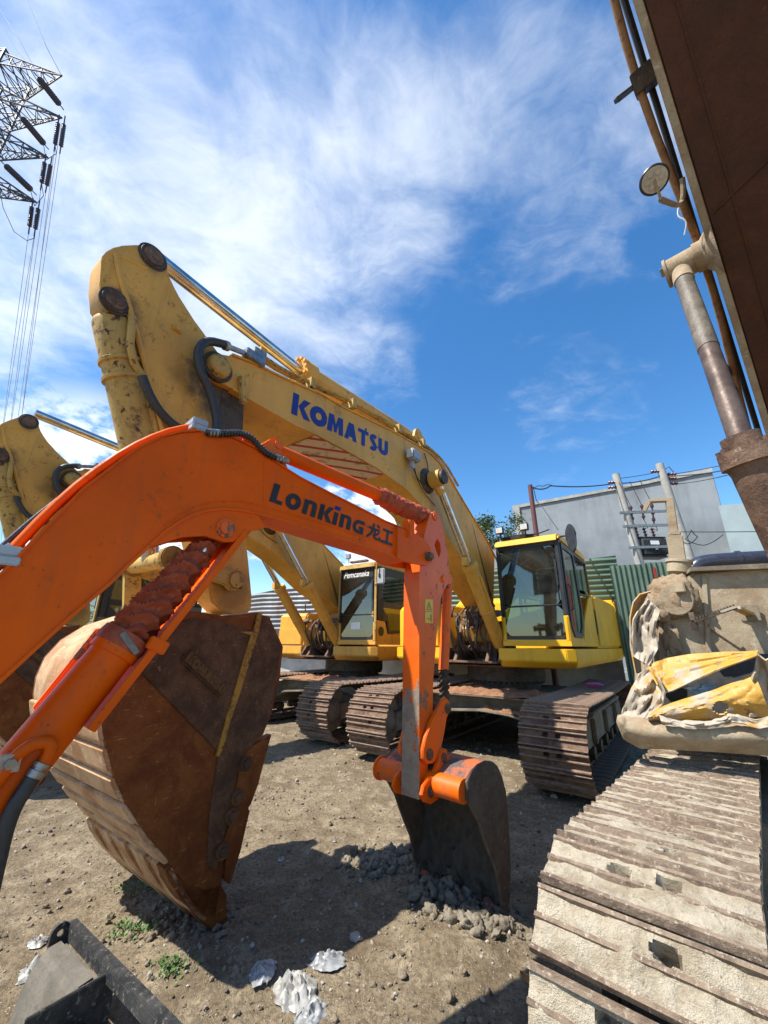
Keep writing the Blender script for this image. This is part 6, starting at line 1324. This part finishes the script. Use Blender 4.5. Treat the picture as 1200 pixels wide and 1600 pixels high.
cm = k.n('CombineXYZ'); k.l(k.math('DIVIDE', sx.outputs[0], zz_), cm.inputs[0]); k.l(k.math('DIVIDE', sx.outputs[1], zz_), cm.inputs[1]); pv = cm.outputs[0]
def blob(px, py, r0, r1):
    d = ray(px, py).normalized(); v = k.n('VectorMath'); v.operation = 'DOT_PRODUCT'; k.l(k.tc, v.inputs[0]); v.inputs[1].default_value = d; return k.ramp(v.outputs['Value'], math.cos(R(r0)), math.cos(R(r1)))
_d0 = ray(560, 960); _x0, _y0 = _d0.x/_d0.length, _d0.y/_d0.length; _z0 = _d0.z/_d0.length+.12
px_ = k.math('SUBTRACT', k.math('DIVIDE', sx.outputs[0], zz_), _x0/_z0); py_ = k.math('SUBTRACT', k.math('DIVIDE', sx.outputs[1], zz_), _y0/_z0)
ang_ = k.math('ARCTAN2', px_, k.math('MULTIPLY', py_, -1.0)); rad_ = k.math('SQRT', k.math('ADD', k.math('MULTIPLY', px_, px_), k.math('MULTIPLY', py_, py_)))
fc = k.n('CombineXYZ'); wz = k.noise(1.3, 4, .6, vec=pv); wz2 = k.noise(1.7, 4, .6, vec=k.vec((1, 1, 1), (0, 0, 1.3), pv)); k.l(k.math('ADD', k.math('MULTIPLY', ang_, 2.4), k.math('MULTIPLY', wz, .55)), fc.inputs[0]); k.l(k.math('ADD', k.math('MULTIPLY', rad_, .95), k.math('MULTIPLY', wz2, .5)), fc.inputs[1])
wis = k.noise(2.1, 10, .64, vec=fc.outputs[0], dist=.22)
puf = k.noise(4.2, 8, .6, vec=pv, dist=.4); big = k.noise(.9, 3, .5, vec=pv)
cov = k.math('ADD', k.math('MULTIPLY', blob(120, 330, 44, 6), .82), k.math('MULTIPLY', blob(470, 420, 26, 4), .50)); cov = k.math('ADD', cov, k.math('MULTIPLY', blob(880, 250, 22, 3), .68)); cov = k.math('ADD', cov, k.math('MULTIPLY', blob(640, 0, 22, 3), .25)); cov = k.math('ADD', cov, k.math('MULTIPLY', blob(760, 470, 14, 4), -.25)); cov = k.math('ADD', cov, k.math('MULTIPLY', blob(900, 650, 15, 2), .20))
f = k.math('ADD', k.math('MULTIPLY', wis, .68), k.math('MULTIPLY', puf, .32)); f = k.math('ADD', f, k.math('MULTIPLY', k.math('SUBTRACT', big, .5), .25))
f = k.math('ADD', f, k.math('MULTIPLY', k.math('SUBTRACT', cov, .55), .27))
cl_ = k.math('MULTIPLY', k.ramp(f, .42, .78), .66)
cum = k.math('MULTIPLY', k.ramp(k.math('ADD', k.noise(7, 8, .6, vec=k.vec((1, 1, 1.6))), k.math('MULTIPLY', k.math('ADD', blob(600, 900, 16, 2), blob(150, 850, 30, 4)), .22)), .62, .74), k.ramp(k.math('ADD', blob(600, 905, 20, 6), k.math('MULTIPLY', blob(120, 880, 26, 8), .6)), .1, .6))
cl_ = k.math('MAXIMUM', cl_, k.math('MULTIPLY', cum, .95))
ccol = k.mix(k.ramp(puf, .3, .75), (6.6, 7.1, 7.6), (8.6, 8.8, 8.9))
hs_ = k.n('HueSaturation'); hs_.inputs['Saturation'].default_value = 1.32; hs_.inputs['Value'].default_value = 1.36; k.l(sky.outputs[0], hs_.inputs['Color']); k.l(k.mix(cl_, hs_.outputs[0], ccol), bg.inputs[0]); bg.inputs[1].default_value = .10
vs_ = SC.view_settings; vs_.view_transform = 'Standard'; vs_.look = 'None'; vs_.exposure = 0.78; vs_.gamma = 1; vs_.use_curve_mapping = False
SC.cycles.max_bounces = 8; SC.cycles.transparent_max_bounces = 16
